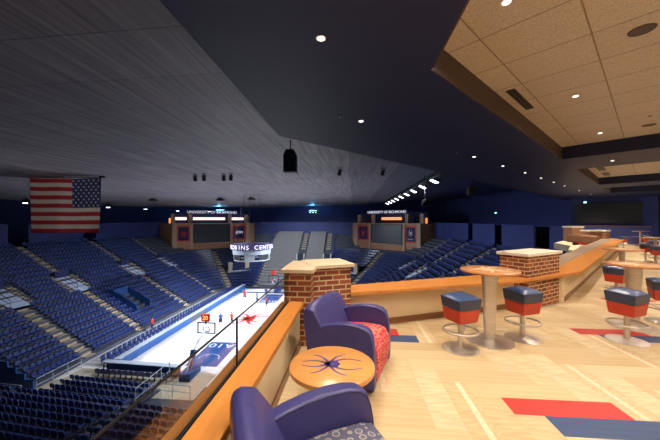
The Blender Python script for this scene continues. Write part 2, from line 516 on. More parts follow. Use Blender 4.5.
for y in (0.4, 2.2):
    obj('post', MB().box((0, y, 0.185), (0.013, 0.014, 0.37)), 'blackmetal', gg)
obj('shoe_rail', MB().box((0, 0.9, 0.006), (0.022, 6.2, 0.012)), 'blackmetal', gg)

fa = math.atan2(0.394, 0.919)
struct('wall_front', MB().box((1.62, 0.10, 0.285), (4.0, 0.20, 0.57)), 'cream', loc=(-0.264 + 0.3, 4.634 + 0.13, 0), rz=fa)
struct('baseboard_front', MB().box((1.62, -0.009, 0.05), (3.9, 0.016, 0.1)), 'base', loc=(-0.264 + 0.3, 4.634 + 0.13, 0), rz=fa)
wr = [st(7.8, -1.245), st(24.0, -1.245), st(24.0, -1.45), st(7.8, -1.45)]
struct('wall_right', MB().prism(wr, 0, 0.57), 'cream')
struct('baseboard_right', MB().prism([st(8, -1.243), st(23.9, -1.243), st(23.9, -1.227), st(8, -1.227)], 0, 0.1), 'base')
ct = thing('bar_counter', 'long orange wooden counter bending past the second brick pillar and receding right', 'counter')
cpoly = [(-0.03, 4.55), (3.1, 5.72), (4.97, 6.82), st(24.0, -1.0), st(24.0, -1.48), st(8.0, -1.48), (3.92, 7.05), (2.78, 6.30), (-0.2, 5.0)]
obj('counter_top', MB().prism(cpoly, 0.575, 0.632), 'ledge', ct, bevel=0.006)
obj('rear_strip', MB().prism([st(7.6, -1.485), st(23.9, -1.485), st(23.9, -1.93), st(7.6, -1.93)], 0.56, 0.628), 'greyledge', ct)

def pillar(label, boxes, name='brick_pillar', cap='stone', ch=0.055):
    t = thing(name, label, 'pillar', (boxes[0][0], boxes[0][1], 0))
    for (x, y, sx, sy, rz, h) in boxes:
        obj('brick_shaft', MB().box((0, 0, h / 2 - 0.03), (sx, sy, h - 0.06)), 'brick', t, (x - boxes[0][0], y - boxes[0][1], 0), rz)
    for k, (x, y, sx, sy, rz, h) in enumerate(boxes):
        obj('stone_cap', MB().box((0, 0, h - ch / 2 + 0.0015 * k), (sx + 0.09, sy + 0.09, ch)), cap, t, (x - boxes[0][0], y - boxes[0][1], 0), rz, bevel=0.006)
    return t
# pillar where the left ledge meets the counter: one box square to the ledge, one turned with the counter
c_, s_ = math.cos(fa), math.sin(fa)
x0, y0 = -0.585, 4.337
pillar('angled double brick pillar with cream stone cap behind the red-seated armchair',
       [(-0.77, 4.41, 0.37, 0.80, R(0), 1.07), (x0 + 0.30 * c_ - 0.30 * s_, y0 + 0.30 * s_ + 0.30 * c_, 0.60, 0.60, fa, 1.075)])
pillar('broad brick pillar with white stone cap standing in the counter bend',
       [(3.705, 6.483, 1.25, 0.54, R(33.9), 1.10)], cap='stonew', ch=0.06)
pillar('small far brick pillar beyond the counter, with square white cap',
       [(*st(30.9, -4.25), 1.0, 0.8, R(10), 1.24)], cap='stonew', ch=0.11)
pillar('far low brick pillar with wide white cap at the end of the long counter',
       [(*st(27.0, -2.75), 0.75, 0.7, R(5), 1.06), (*st(27.4, -2.2), 0.6, 0.6, R(35), 1.064)], cap='stonew', ch=0.10)

# ------------------------------------------------------------------ terrace ceiling
ZL, ZT = 3.97, 4.41
lid = MB()
lid.prism([(-1.95, -3.0), (-1.95, 7.62), st(42, -6.5), st(42, -2.2), st(4.05, -2.2), (1.15, 4.46), (1.15, -3.0)], ZL, 4.75)
struct('ceiling', lid, ['lid'])
fz = []
for k, (a, b) in enumerate(((13.5, 16.65), (24.9, 27.6), (33.0, 42.0))):
    struct('ceiling_beam', MB().prism([st(a, -2.2), st(b, -2.2), st(b, 8), st(a, 8)], ZL, 4.75), 'lid')
fm = MB()
fm.prism([st(4.05, -2.2), st(13.5, -2.2), st(13.5, -2.17), st(4.1, -2.17)], ZL + 0.005, ZT)
fm.prism([st(16.65, -2.2), st(24.9, -2.2), st(24.9, -2.17), st(16.65, -2.17)], ZL + 0.005, ZT)
fm.prism([st(27.6, -2.2), st(33, -2.2), st(33, -2.17), st(27.6, -2.17)], ZL + 0.005, ZT)
fm.box((1.165, 0.7, (ZL + ZT) / 2), (0.03, 7.4, ZT - ZL - 0.01))
struct('trim_1', fm, 'fascia')
def tilepanel(poly_st):
    return MB().prism(poly_st, ZT, ZT + 0.04)
# local frame of the tiled soffits: x along the counter, y to the left of it
def loc_pts(pts):
    return [(p[0] * D3.x + p[1] * D3.y, -(p[0] * N3.x + p[1] * N3.y)) for p in pts]
for k, pts in enumerate(([(1.15, -3), (1.15, 4.46), st(4.05, -2.2), st(13.5, -2.2), st(13.5, 8), (9, -3)],
                         [st(16.65, -2.2), st(24.9, -2.2), st(24.9, 8), st(16.65, 8)],
                         [st(27.6, -2.2), st(33, -2.2), st(33, 8), st(27.6, 8)])):
    struct('ceiling_tiles', MB().prism(loc_pts(pts), ZT, ZT + 0.04), 'tile', rz=A3)

def downlight(x, y, z, label, r=0.052, group=None):
    t = thing('downlight', label, 'ceiling light', (x, y, z), 0, group)
    obj('trim_ring', MB().lathe([(r * 0.85, -0.006), (r * 1.25, -0.006), (r * 1.25, 0.0), (r * 0.85, 0.0)], 24), 'white', t, smooth=False)
    obj('lamp', MB().lathe([(r * 0.84, -0.008), (r * 0.84, -0.001)], 24), 'lamp', t)
    return t
cans = [(-0.39, 3.558), (0.177, 6.612), (4.228, 10.652), (6.144, 12.58), (8.044, 14.443), (9.902, 16.332), (11.684, 18.109), (13.654, 20.119), (17.064, 23.637), (20.226, 26.715)]
for k, (x, y) in enumerate(cans):
    downlight(x, y, ZL - 0.001, 'round downlight in the dark navy ceiling, %s outward from the foreground armchairs' % ORD[k], group='downlights in the dark ceiling')
downlight(9.649, 11.738, ZL - 0.001, 'single downlight in the dark beam beyond the first tiled ceiling bay')
for (x, y), w in zip([(1.864, 3.734), (4.759, 6.686), (7.526, 9.589)], ['at the top edge of the picture', 'beyond the slotted air vent', 'nearest the dark beam']):
    downlight(x, y, ZT - 0.001, 'round downlight in the near tiled ceiling bay, ' + w, group='downlights in the tiled bay')
for (x, y), w in zip([(4.03, 4.436), (8.26, 8.889)], ['large round perforated speaker in the tiled ceiling near the top right corner', 'round perforated speaker in the tiled ceiling close to the dark beam']):
    tag(obj('ceiling_speaker', MB().lathe([(0.14, -0.012), (0.15, 0.0)], 28), 'fascia', loc=(x, y, ZT - 0.001)), w, 'speaker')
for (x, y, z), w in zip([(3.382, 9.872, ZL), (7.052, 13.49, ZL), (-0.276, 6.199, ZL), (7.571, 8.122, ZT)],
                        ['fire sprinkler in the dark ceiling beside the second pair of downlights', 'fire sprinkler in the dark ceiling farther along the downlight row',
                         'fire sprinkler in the dark ceiling nearest the hanging arena speaker', 'fire sprinkler in the tiled ceiling beside the small round speaker']):
    t = thing('sprinkler', w, 'sprinkler', (x, y, z), 0)
    obj('escutcheon', MB().lathe([(0.03, -0.012), (0.04, 0.0)], 16), 'fascia', t)
    obj('deflector', MB().lathe([(0.008, -0.012), (0.006, -0.05), (0.026, -0.052), (0.026, -0.056)][::-1], 12), 'steel', t)
for (sx, sy, z, L_, lab) in ((*st(7.5, -1.93), ZT, 1.5, 'black double-slot air vent in the near tiled ceiling bay'),):
    t = thing('air_vent', lab, 'vent', (sx, sy, z - 0.002), A3)
    obj('vent_frame', MB().box((0, 0, -0.004), (L_, 0.17, 0.008)), 'fascia', t)
    for yy in (-0.042, 0.042):
        obj('slot', MB().box((0, yy, -0.010), (L_ - 0.06, 0.045, 0.006)), 'blackmetal', t)
for k, s in enumerate((20.6, 23.2)):
    t = thing('air_vent', 'black slot air vent in the second tiled bay, ' + ('nearer' if k == 0 else 'farther') + ' of two', 'vent', (*st(s, -1.7), ZT - 0.002), A3)
    obj('vent_frame', MB().box((0, 0, -0.004), (1.5, 0.30, 0.008)), 'fascia', t)
    for yy in (-0.08, 0.08):
        obj('slot', MB().box((0, yy, -0.010), (1.44, 0.08, 0.006)), 'blackmetal', t)

# ------------------------------------------------------------------ terrace far walls
struct('wall_end', MB().prism([st(39.4, -5.6), st(39.4, 8), st(39.7, 8), st(39.7, -5.6)], -2.5, 6.6), 'navywall')
struct('trim_2', MB().prism([st(39.15, -5.2), st(39.15, 1.2), st(39.4, 1.2), st(39.4, -5.2)], 1.45, 3.4), 'darkwall')
struct('trim_3', MB().prism([st(38.6, -6), st(38.6, 6), st(38.75, 6), st(38.75, -6)], 0, 1.15), 'parapet')
struct('trim_4', MB().prism([st(38.55, -6), st(38.55, 6), st(38.8, 6), st(38.8, -6)], 1.15, 1.20), 'base')
struct('trim_5', MB().prism([st(37.9, 1.25), st(37.9, 2.2), st(38.5, 2.2), st(38.5, 1.25)], 0, ZL), 'parapet')
struct('wall_side', MB().prism([st(2, 6.0), st(39.4, 6.0), st(39.4, 6.2), st(2, 6.2)], 0, 4.6), 'cream')
struct('wall_back', MB().box((1.0, -3.1, 2.2), (6.0, 0.2, 4.8)), 'cream')

# ------------------------------------------------------------------ furniture: lounge chairs
def rounded(poly, n=1):
    return poly
def make_armchair(label, seatmat):
    t = thing('armchair', label, 'armchair')
    arm = [(-0.37, 0.035), (-0.37, 0.575), (-0.30, 0.612), (-0.20, 0.650), (-0.08, 0.680), (0.06, 0.696), (0.18, 0.692), (0.26, 0.672), (0.31, 0.635), (0.338, 0.55), (0.352, 0.47), (0.36, 0.36), (0.36, 0.035)]
    for sg in (-1, 1):
        a = obj('arm', MB().profile(arm, sg * 0.39 - 0.058, sg * 0.39 + 0.058), 'leather', t, bevel=0.022, seg=3)
        sm = MB()
        for q in (-0.056, 0.056):
            sm.tube([(x * 1.0, sg * 0.39 + q, z + 0.0) for x, z in [((p[0] * 0.97), p[1] * 0.97 + 0.005) for p in arm[1:-1]]], 0.0035, 6)
        obj('seam', sm, 'darkseam', a)
    back = [(-0.40, 0.08), (-0.47, 0.45), (-0.500, 0.77), (-0.485, 0.825), (-0.445, 0.845), (-0.395, 0.825), (-0.355, 0.76), (-0.29, 0.62), (-0.235, 0.50), (-0.20, 0.40), (-0.20, 0.08)]
    b = MB()
    ys = [-0.44, -0.425, -0.38, -0.2, 0, 0.2, 0.38, 0.425, 0.44]
    n = len(back)
    for j, y in enumerate(ys):
        f = (abs(y) / 0.44)
        dz = -0.035 * max(0, f - 0.8) / 0.2 * 1.2
        bow = 0.05 * (f * f)
        for (x, z) in back:
            zz = z + (dz if z > 0.7 else 0)
            b.v.append((x + (bow if z > 0.3 and x > -0.42 else bow * 0.4), y, zz))
    for j in range(len(ys) - 1):
        for i in range(n):
            i2 = (i + 1) % n
            b.f.append((j * n + i, j * n + i2, (j + 1) * n + i2, (j + 1) * n + i)); b.m.append(0)
    b.f.append(tuple(range(n))[::-1]); b.f.append(tuple((len(ys) - 1) * n + i for i in range(n))); b.m += [0, 0]
    obj('backrest', b, 'leather', t, bevel=0.018, seg=3)
    seat = [(-0.24, 0.16), (-0.24, 0.46), (0.05, 0.487), (0.25, 0.48), (0.32, 0.455), (0.362, 0.385), (0.378, 0.32), (0.372, 0.22), (0.355, 0.06), (0.0, 0.06)]
    obj('seat_cushion', MB().profile(seat, -0.325, 0.325), seatmat, t, bevel=0.03, seg=3)
    for sx in (-0.33, 0.31):
        for sy in (-0.37, 0.37):
            obj('foot', MB().at((sx, sy, 0)).lathe([(0.02, 0.0), (0.025, 0.06)], 12), 'blackmetal', t)
    return t
ch2 = make_armchair('navy leather armchair with red patterned seat in front of the angled brick pillar', 'flow')
ch2.location = (0.015, 3.44, 0); ch2.scale = (0.95, 0.95, 0.97); ch2.rotation_euler = (0, 0, R(-18))
ch1 = make_armchair('nearest navy leather armchair with slate ring-patterned seat, cut by bottom edge', 'rings')
ch1.location = (-0.05, 1.48, 0); ch1.scale = (1.07, 0.97, 0.98); ch1.rotation_euler = (0, 0, R(27))

tb = thing('side_table', 'low round wooden table with purple spider emblem between the navy armchairs', 'table', (-0.175, 2.44, 0))
tt = obj('tabletop', MB().lathe([(0.34, 0.505), (0.352, 0.512), (0.352, 0.545), (0.346, 0.55)], 64), 'tabletop', tb, smooth=True)
obj('spider_emblem', spider(MB().at((0, 0, 0), R(2)), 0.255, 0.5495, 0.5515, 1.35), 'purple', tt)
obj('pedestal', MB().lathe([(0.04, 0.02), (0.035, 0.25), (0.05, 0.505)], 24), 'steel', tb, smooth=True)
obj('base', MB().lathe([(0.22, 0.0), (0.22, 0.008), (0.06, 0.03)], 40), 'steel', tb, smooth=True)

# ------------------------------------------------------------------ furniture: bar tables and stools
def make_bar_table(label):
    t = thing('bar_table', label, 'table', (0, 0, 0), 0, 'round bar tables')
    tp = obj('tabletop', MB().lathe([(0.372, 1.0), (0.39, 1.008), (0.39, 1.028), (0.384, 1.034)], 56), 'bartop', t, smooth=True)
    obj('spider_emblem', spider(MB().at((0, 0, 0), R(35)), 0.32, 1.0335, 1.0355, 1.5, 1.9), 'creamink', tp)
    m = MB()
    rows = [(0.105, 0.052, 1.0), (0.105, 0.05, 0.9), (0.085, 0.045, 0.45), (0.070, 0.042, 0.12), (0.075, 0.045, 0.03)]
    seg = 24
    for (a, b, z) in rows:
        for k in range(seg):
            an = 2 * PI * k / seg
            ca, sa = math.cos(an), math.sin(an)
            m.v.append((a * math.copysign(abs(ca) ** 0.5, ca), b * math.copysign(abs(sa) ** 0.5, sa), z))
    for i in range(len(rows) - 1):
        for k in range(seg):
            k2 = (k + 1) % seg
            m.f.append((i * seg + k2, i * seg + k, (i + 1) * seg + k, (i + 1) * seg + k2)); m.m.append(0)
    m.f.append(tuple(range(seg))); m.f.append(tuple((len(rows) - 1) * seg + k for k in range(seg))[::-1]); m.m += [0, 0]
    obj('pedestal', m, 'steel', t, smooth=True)
    obj('base', MB().lathe([(0.31, 0.0), (0.31, 0.012), (0.29, 0.018), (0.10, 0.04)], 48), 'steel', t, smooth=True)
    return t
def make_stool(label):
    t = thing('bar_stool', label, 'bar stool', (0, 0, 0), 0, 'bar stools on the terrace')
    def frus(a0, b0, z0, a1, b1, z1, top=0):
        m = MB()
        vs = [(sx * a0, sy * b0, z0) for sx, sy in ((-1, -1), (1, -1), (1, 1), (-1, 1))] + [(sx * a1, sy * b1, z1 + (top if sy > 0 else 0)) for sx, sy in ((-1, -1), (1, -1), (1, 1), (-1, 1))]
        return m.add(vs, [(3, 2, 1, 0), (4, 5, 6, 7), (0, 1, 5, 4), (1, 2, 6, 5), (2, 3, 7, 6), (3, 0, 4, 7)])
    obj('seat_base', frus(0.154, 0.148, 0.385, 0.177, 0.169, 0.562), 'vred', t, bevel=0.02, seg=3)
    sc = obj('seat_cushion', frus(0.177, 0.169, 0.560, 0.193, 0.183, 0.705, 0.012), 'vnavy', t, bevel=0.016, seg=3)
    m = MB()
    n = 10
    for j in range(n + 1):
        for i in range(n + 1):
            x = -0.185 + 0.370 * i / n; y = -0.175 + 0.350 * j / n
            e = (1 - (2 * i / n - 1) ** 4) * (1 - (2 * j / n - 1) ** 4)
            m.v.append((x, y, 0.704 + 0.006 * (j / n) * 2 + 0.038 * e))
    for j in range(n):
        for i in range(n):
            a = j * (n + 1) + i
            m.f.append((a, a + 1, a + n + 2, a + n + 1)); m.m.append(0)
    obj('seat_pad', m, 'vtop', sc, smooth=True)
    obj('column', MB().lathe([(0.036, 0.03), (0.036, 0.43)], 20), 'steel', t, smooth=True)
    fr = obj('foot_ring', MB().tube([(0.222 * math.cos(2 * PI * k / 40), 0.222 * math.sin(2 * PI * k / 40), 0.255) for k in range(40)], 0.014, 8, True), 'steel', t, smooth=True)
    for k in range(3):
        a = 2 * PI * k / 3 + 0.5
        obj('spoke', MB().tube([(0.03 * math.cos(a), 0.03 * math.sin(a), 0.20), (0.217 * math.cos(a), 0.217 * math.sin(a), 0.252)], 0.012, 8), 'steel', fr, smooth=True)
    obj('base', MB().lathe([(0.235, 0.0), (0.235, 0.008), (0.21, 0.016), (0.05, 0.034)], 40), 'steel', t, smooth=True)
    return t
BT = make_bar_table('round bar table with wooden top beside the counter, left of second brick pillar')
BT.location = (1.972, 4.42, 0); BT.rotation_euler = (0, 0, R(-12))
for (x, y, rz, lab) in ((4.58, 5.18, -30, 'nearest round bar table at the right edge of the picture'),
                        (6.675, 7.85, 40, 'round bar table behind the nearest right-edge table, beside the long counter'),
                        (18.455, 20.41, 40, 'farthest round bar table, standing before the navy end wall'),
                        (12.226, 12.9, 45, 'round bar table cut by the right edge, far down the terrace'),
                        (14.6, 14.6, 45, 'bar table half seen at the right edge, second farthest')):
    dup(BT, (x, y, 0), R(rz), lab)
BS = make_stool('navy and red bar stool left of the table nearest the counter')
BS.location = (1.46, 4.116, 0); BS.rotation_euler = (0, 0, R(24))
for (x, y, rz, lab) in ((2.50, 4.55, 22, 'navy and red bar stool right of the table, against the broad brick pillar'),
                        (3.956, 4.577, 24, 'largest navy and red bar stool, in front of the right-edge table'),
                        (5.30, 5.45, 60, 'bar stool partly cut by the right edge behind the nearest right table'),
                        (5.80, 6.95, 30, 'bar stool half hidden behind the nearest right table, beside the counter'),
                        (7.35, 7.30, 70, 'bar stool at the right edge between the two nearest right tables'),
                        (16.53, 19.36, 50, 'far bar stool beside the end of the long counter'),
                        (14.9, 15.82, 50, 'far bar stool in the open, middle of the distant row'),
                        (11.86, 12.47, 55, 'bar stool at the right edge before the third table'),
                        (12.5, 13.6, 55, 'bar stool partly behind another at the far right edge'),
                        (18.2, 19.6, 30, 'far bar stool in front of the farthest table'),
                        (19.2, 20.9, 30, 'farthest bar stool, right of the farthest table')):
    dup(BS, (x, y, 0), R(rz), lab)
# lounge seats on the side balcony
for (s, tt_, rz, lab) in ((25.6, -2.9, 30, 'dark red lounge chair with brown back beyond the long counter'),):
    t = thing('lounge_chair', lab, 'armchair', (*st(s, tt_), 0), R(rz))
    obj('seat_cushion', MB().box((0.05, 0, 0.3), (0.7, 0.8, 0.3)), 'jersey_red', t, bevel=0.05)
    obj('backrest', MB().box((-0.35, 0, 0.5), (0.3, 1.7, 0.5)), 'base', t, bevel=0.08)
    for sy in (-0.5, 0.5):
        obj('arm', MB().box((0.02, sy, 0.32), (0.7, 0.16, 0.52)), 'base', t, bevel=0.05)
for (s, tt_, rz, lab) in ((29.6, -3.1, 140, 'left one of two navy lounge chairs before the far low pillar'), (29.3, -0.6, 120, 'right one of two navy lounge chairs near the far low pillar')):
    t = thing('lounge_chair', lab, 'armchair', (*st(s, tt_), 0), R(rz))
    obj('seat_cushion', MB().box((0.05, 0, 0.3), (0.7, 0.62, 0.3)), 'vnavy', t, bevel=0.05)
    obj('backrest', MB().box((-0.35, 0, 0.5), (0.22, 0.9, 0.7)), 'leather', t, bevel=0.08)
    for sy in (-0.39, 0.39):
        obj('arm', MB().box((0.02, sy, 0.34), (0.7, 0.14, 0.55)), 'leather', t, bevel=0.05)

# ------------------------------------------------------------------ arena bowl
ZC = -13.05                       # court level
KX = -15.4
CX, CY = -14.9, 42.9
HX, R0 = 12.8, 5.0
YF = 62.0                         # front of the far stand
XL, XR = CX - HX, CX + HX + 2.5
ZF = -12.65; RISE = 0.498; DEP = 0.82; NR = 22
YN_L, YN_R = 23.5, 27.0           # near ends of the side stands
def ring(o, ds=None):
    """points + inward headings round the U-shaped bowl at offset o, from near-left to near-right"""
    pts = []
    yc = YF - R0
    pts.append((XL - o, YN_L)); pts.append((XL - o, yc))
    for k in range(1, 13):
        a = PI - k / 12 * PI / 2
        pts.append((XL + R0 + (R0 + o) * math.cos(a), yc + (R0 + o) * math.sin(a)))
    for k in range(0, 13):
        a = PI / 2 - k / 12 * PI / 2
        pts.append((XR - R0 + (R0 + o) * math.cos(a), yc + (R0 + o) * math.sin(a)))
    pts.append((XR + o, YN_R))
    return pts
bowl = MB()
rings = [ring(DEP * i) for i in range(NR + 1)]
npt = len(rings[0])
for i in range(NR):
    z = ZF + RISE * i
    zb = z - RISE if i else ZC
    a, b = rings[i], rings[i + 1]
    for k in range(npt - 1):
        o = len(bowl.v)
        bowl.v += [(*a[k], zb), (*a[k + 1], zb), (*a[k + 1], z), (*a[k], z), (*b[k + 1], z), (*b[k], z)]
        bowl.f += [(o, o + 1, o + 2, o + 3), (o + 3, o + 2, o + 4, o + 5)]; bowl.m += [0, 0]
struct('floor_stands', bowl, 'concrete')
# navy end walls closing the near ends of both side stands
for nm, yy, sg, xx in (('wall_stand_left', YN_L, -1, XL), ('wall_stand_right', YN_R, 1, XR)):
    poly = [(xx, ZC)] + [p for i in range(NR) for p in ((xx + sg * DEP * i, ZF + RISE * i + 0.5), (xx + sg * DEP * (i + 1), ZF + RISE * i + 0.5))] + [(xx + sg * DEP * NR, ZC)]
    struct(nm, MB().profile(poly, yy - 0.15, yy), 'blue')
# parapet behind the last row, with gaps at the stair heads, and the outer wall
def wall_ring(o, z0, z1, th, skip=lambda x, y: False):
    mb = MB(); a, b = [], []
    pa, pb = ring(o), ring(o + th)
    dense_a, dense_b = [], []
    for k in range(npt - 1):
        n = max(1, int(math.dist(pa[k], pa[k + 1]) / 0.6))
        for q in range(n):
            f = q / n
            dense_a.append((pa[k][0] + f * (pa[k + 1][0] - pa[k][0]), pa[k][1] + f * (pa[k + 1][1] - pa[k][1])))
            dense_b.append((pb[k][0] + f * (pb[k + 1][0] - pb[k][0]), pb[k][1] + f * (pb[k + 1][1] - pb[k][1])))
    for k in range(len(dense_a) - 1):
        if skip(*dense_a[k]): continue
        mb.prism([dense_a[k], dense_a[k + 1], dense_b[k + 1], dense_b[k]], z0, z1)
    return mb
AIS_L = [29.05, 36.6, 47.5, 57.0]
AIS_R = [31.0, 39.5, 48.5, 57.0]
AIS_F = [-21.2, -12.6, -6.2]
ot = DEP * NR
struct('wall_concourse', wall_ring(ot + 0.15, ZF + RISE * (NR - 1), 1.2, 0.2,
       lambda x, y: (x > CX and y < 56 and any(abs(y - q) < 1.1 for q in AIS_R)) or (x < CX and y < 56 and any(abs(y - q) < 1.0 for q in AIS_L))), 'parapet')
struct('wall_arena', wall_ring(26.0, -3.0, 7.6, 0.3, lambda x, y: x > CX and y < 27), 'navywall')
struct('floor_concourse', wall_ring(ot, ZF + RISE * (NR - 1) - 0.2, ZF + RISE * (NR - 1), 26 - ot), 'concrete')
# roof: rightward darkening of the strips is light falloff put into their colour
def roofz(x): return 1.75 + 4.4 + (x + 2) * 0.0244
for nm, xa, xb, mm in (('ceiling_roof', -58, -0.3, 'roof'), ('ceiling_roof_shade_mid', -0.3, 3.7, 'roofshade_mid'), ('ceiling_roof_shade_slate', 3.7, 7.75, 'roofshade_slate'), ('ceiling_roof_shade_navy', 7.75, 60, 'roofshade_navy')):
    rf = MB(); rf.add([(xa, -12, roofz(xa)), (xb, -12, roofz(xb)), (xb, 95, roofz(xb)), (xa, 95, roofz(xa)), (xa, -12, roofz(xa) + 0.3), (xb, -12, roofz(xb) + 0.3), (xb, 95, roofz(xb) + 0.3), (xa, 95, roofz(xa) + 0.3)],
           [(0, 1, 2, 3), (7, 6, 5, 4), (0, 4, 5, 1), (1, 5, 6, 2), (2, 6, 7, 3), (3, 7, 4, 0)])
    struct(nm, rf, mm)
struct('wall_near_left', MB().box((-40, -4, -3), (36, 0.3, 22)), 'navywall')
struct('wall_far_left', MB().box((-53.9, 10, -3), (0.3, 28, 22)), 'navywall')

# ------------------------------------------------------------------ stadium seats
def seat_template():
    m = MB()
    # shell back with rounded shoulders, tilted a little (local: faces -y)
    prof = [(-0.23, 0.40), (-0.235, 0.64), (-0.20, 0.74), (-0.10, 0.775), (0.10, 0.775), (0.20, 0.74), (0.235, 0.64), (0.23, 0.40)]
    n = len(prof); vs = []
    for y in (0.17, 0.225):
        for x, z in prof: vs.append((x, y + (z - 0.4) * 0.16, z))
    m.add(vs, [tuple(range(n)), tuple(range(n, 2 * n))[::-1]] + [((i + 1) % n, i, n + i, n + (i + 1) % n) for i in range(n)])
    m.box((0, -0.02, 0.40), (0.44, 0.42, 0.07))
    m.box((0, 0.16, 0.185), (0.06, 0.08, 0.37))
    return m
ST = seat_template()
tv = np.array(ST.v); tf = ST.f
def seats_along(p0, p1, pitch=0.55):
    L_ = math.dist(p0, p1); n = int(L_ / pitch)
    for k in range(n):
        f = (k + 0.5) / n
        yield (p0[0] + f * (p1[0] - p0[0]), p0[1] + f * (p1[1] - p0[1]))
spots = []      # x,y,z,heading (heading: rotation of a seat that faces -y)
for i in range(NR):
    o = DEP * i + 0.50; z = ZF + RISE * i
    for (x, y) in seats_along((XL - o, YN_L + 0.3), (XL - o, YF - R0)):
        q = min(abs(y - a) for a in AIS_L)
        if q < 0.7 or (10 <= i <= 13 and q < 1.7): continue
        if 3 <= i <= 7 and 38.7 < y < 41.7: continue
        spots.append((x, y, z, R(90)))
    rr = R0 + o
    for sg, cx in ((-1, XL + R0), (1, XR - R0)):
        n = int(rr * PI / 2 / 0.55)
        for k in range(n):
            a = (k + 0.5) / n * PI / 2
            if abs(a - R(47)) * rr < 0.8: continue
            x = cx + sg * rr * math.cos(a); y = YF - R0 + rr * math.sin(a)
            if i >= 14 and R(4) < a: continue          # the corner pavilions stand here
            if i >= 17: continue
            spots.append((x, y, z, math.atan2(y - (YF - R0), x - cx) - PI / 2))
    for (x, y) in seats_along((XL + R0, YF + o), (XR - R0, YF + o)):
        if x > AIS_F[0] and x < -5.4: continue
        if i >= 14 and x < -22: continue
        spots.append((x, y, z, 0.0))
    for (x, y) in seats_along((XR + o, YN_R + 0.3), (XR + o, YF - R0)):
        q = min(abs(y - a) for a in AIS_R)
        if q < 0.7 or (10 <= i <= 13 and q < 1.5): continue
        spots.append((x, y, z, R(-90)))
# near-end seating, on a gentle rake behind the near baseline; every seat here is an individual
NA = R(-6)
nb = MB()
NROW = 12
def near_z(k): return -11.6 - 0.11 * k if k < 8 else -12.80 - 0.04 * (k - 8)
# row k=0 is nearest the terrace, farther rows step down to the court
def near_pt(u, k):
    x, y = u, 0.80 * k
    c, s = math.cos(NA), math.sin(NA)
    return (-16.0 + x * c - y * s, 14.9 + x * s + y * c)
plat = []
for k in range(NROW):
    z = near_z(k)
    p = [near_pt(-15.5, k - 0.5), near_pt(12.5, k - 0.5), near_pt(12.5, k + 0.5), near_pt(-15.5, k + 0.5)]
    if k >= 8: p = [near_pt(-10.6, k - 0.5), near_pt(-1.6, k - 0.5), near_pt(-1.6, k + 0.5), near_pt(-10.6, k + 0.5)]
    nb.prism(p, ZC - 0.0, z)
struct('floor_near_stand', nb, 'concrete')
seat_me = ST.mesh('stadium_seat', [MT['seat']])
nind = 0
for k in range(NROW):
    us = [-15.2 + 0.56 * q for q in range(50)]
    for u in us:
        if k >= 8 and not (-10.4 < u < -1.8): continue
        if k < 8 and (abs(u + 1.2) < 0.5 or abs(u + 11.8) < 0.45): continue
        x, y = near_pt(u, k)
        if k < 8 and u < 5.0 and nind < 252 + 48:
            o = link('stadium_seat', seat_me, None, (x, y, near_z(k)), PI + NA)
            tag(o, 'navy stadium seat seen from behind, %s row up from the bottom edge' % ORD[k], 'seat', 'navy seats in the near-end rows')
            nind += 1
        else:
            spots.append((x, y, near_z(k), PI + NA))
V = np.zeros((len(spots) * len(tv), 3), 'f'); F = []
for q, (x, y, z, h) in enumerate(spots):
    c, s = math.cos(h), math.sin(h)
    b = q * len(tv)
    V[b:b + len(tv), 0] = x + tv[:, 0] * c - tv[:, 1] * s
    V[b:b + len(tv), 1] = y + tv[:, 0] * s + tv[:, 1] * c
    V[b:b + len(tv), 2] = z + tv[:, 2]
    F += [tuple(i + b for i in f) for f in tf]
me = bpy.data.meshes.new('stadium_seating'); me.from_pydata(V.tolist(), [], F); me.materials.append(MT['seat'])
o = link('stadium_seating', me)
tag(o, 'thousands of navy seats filling the left, corner and right arena stands', 'seats', kind='stuff')

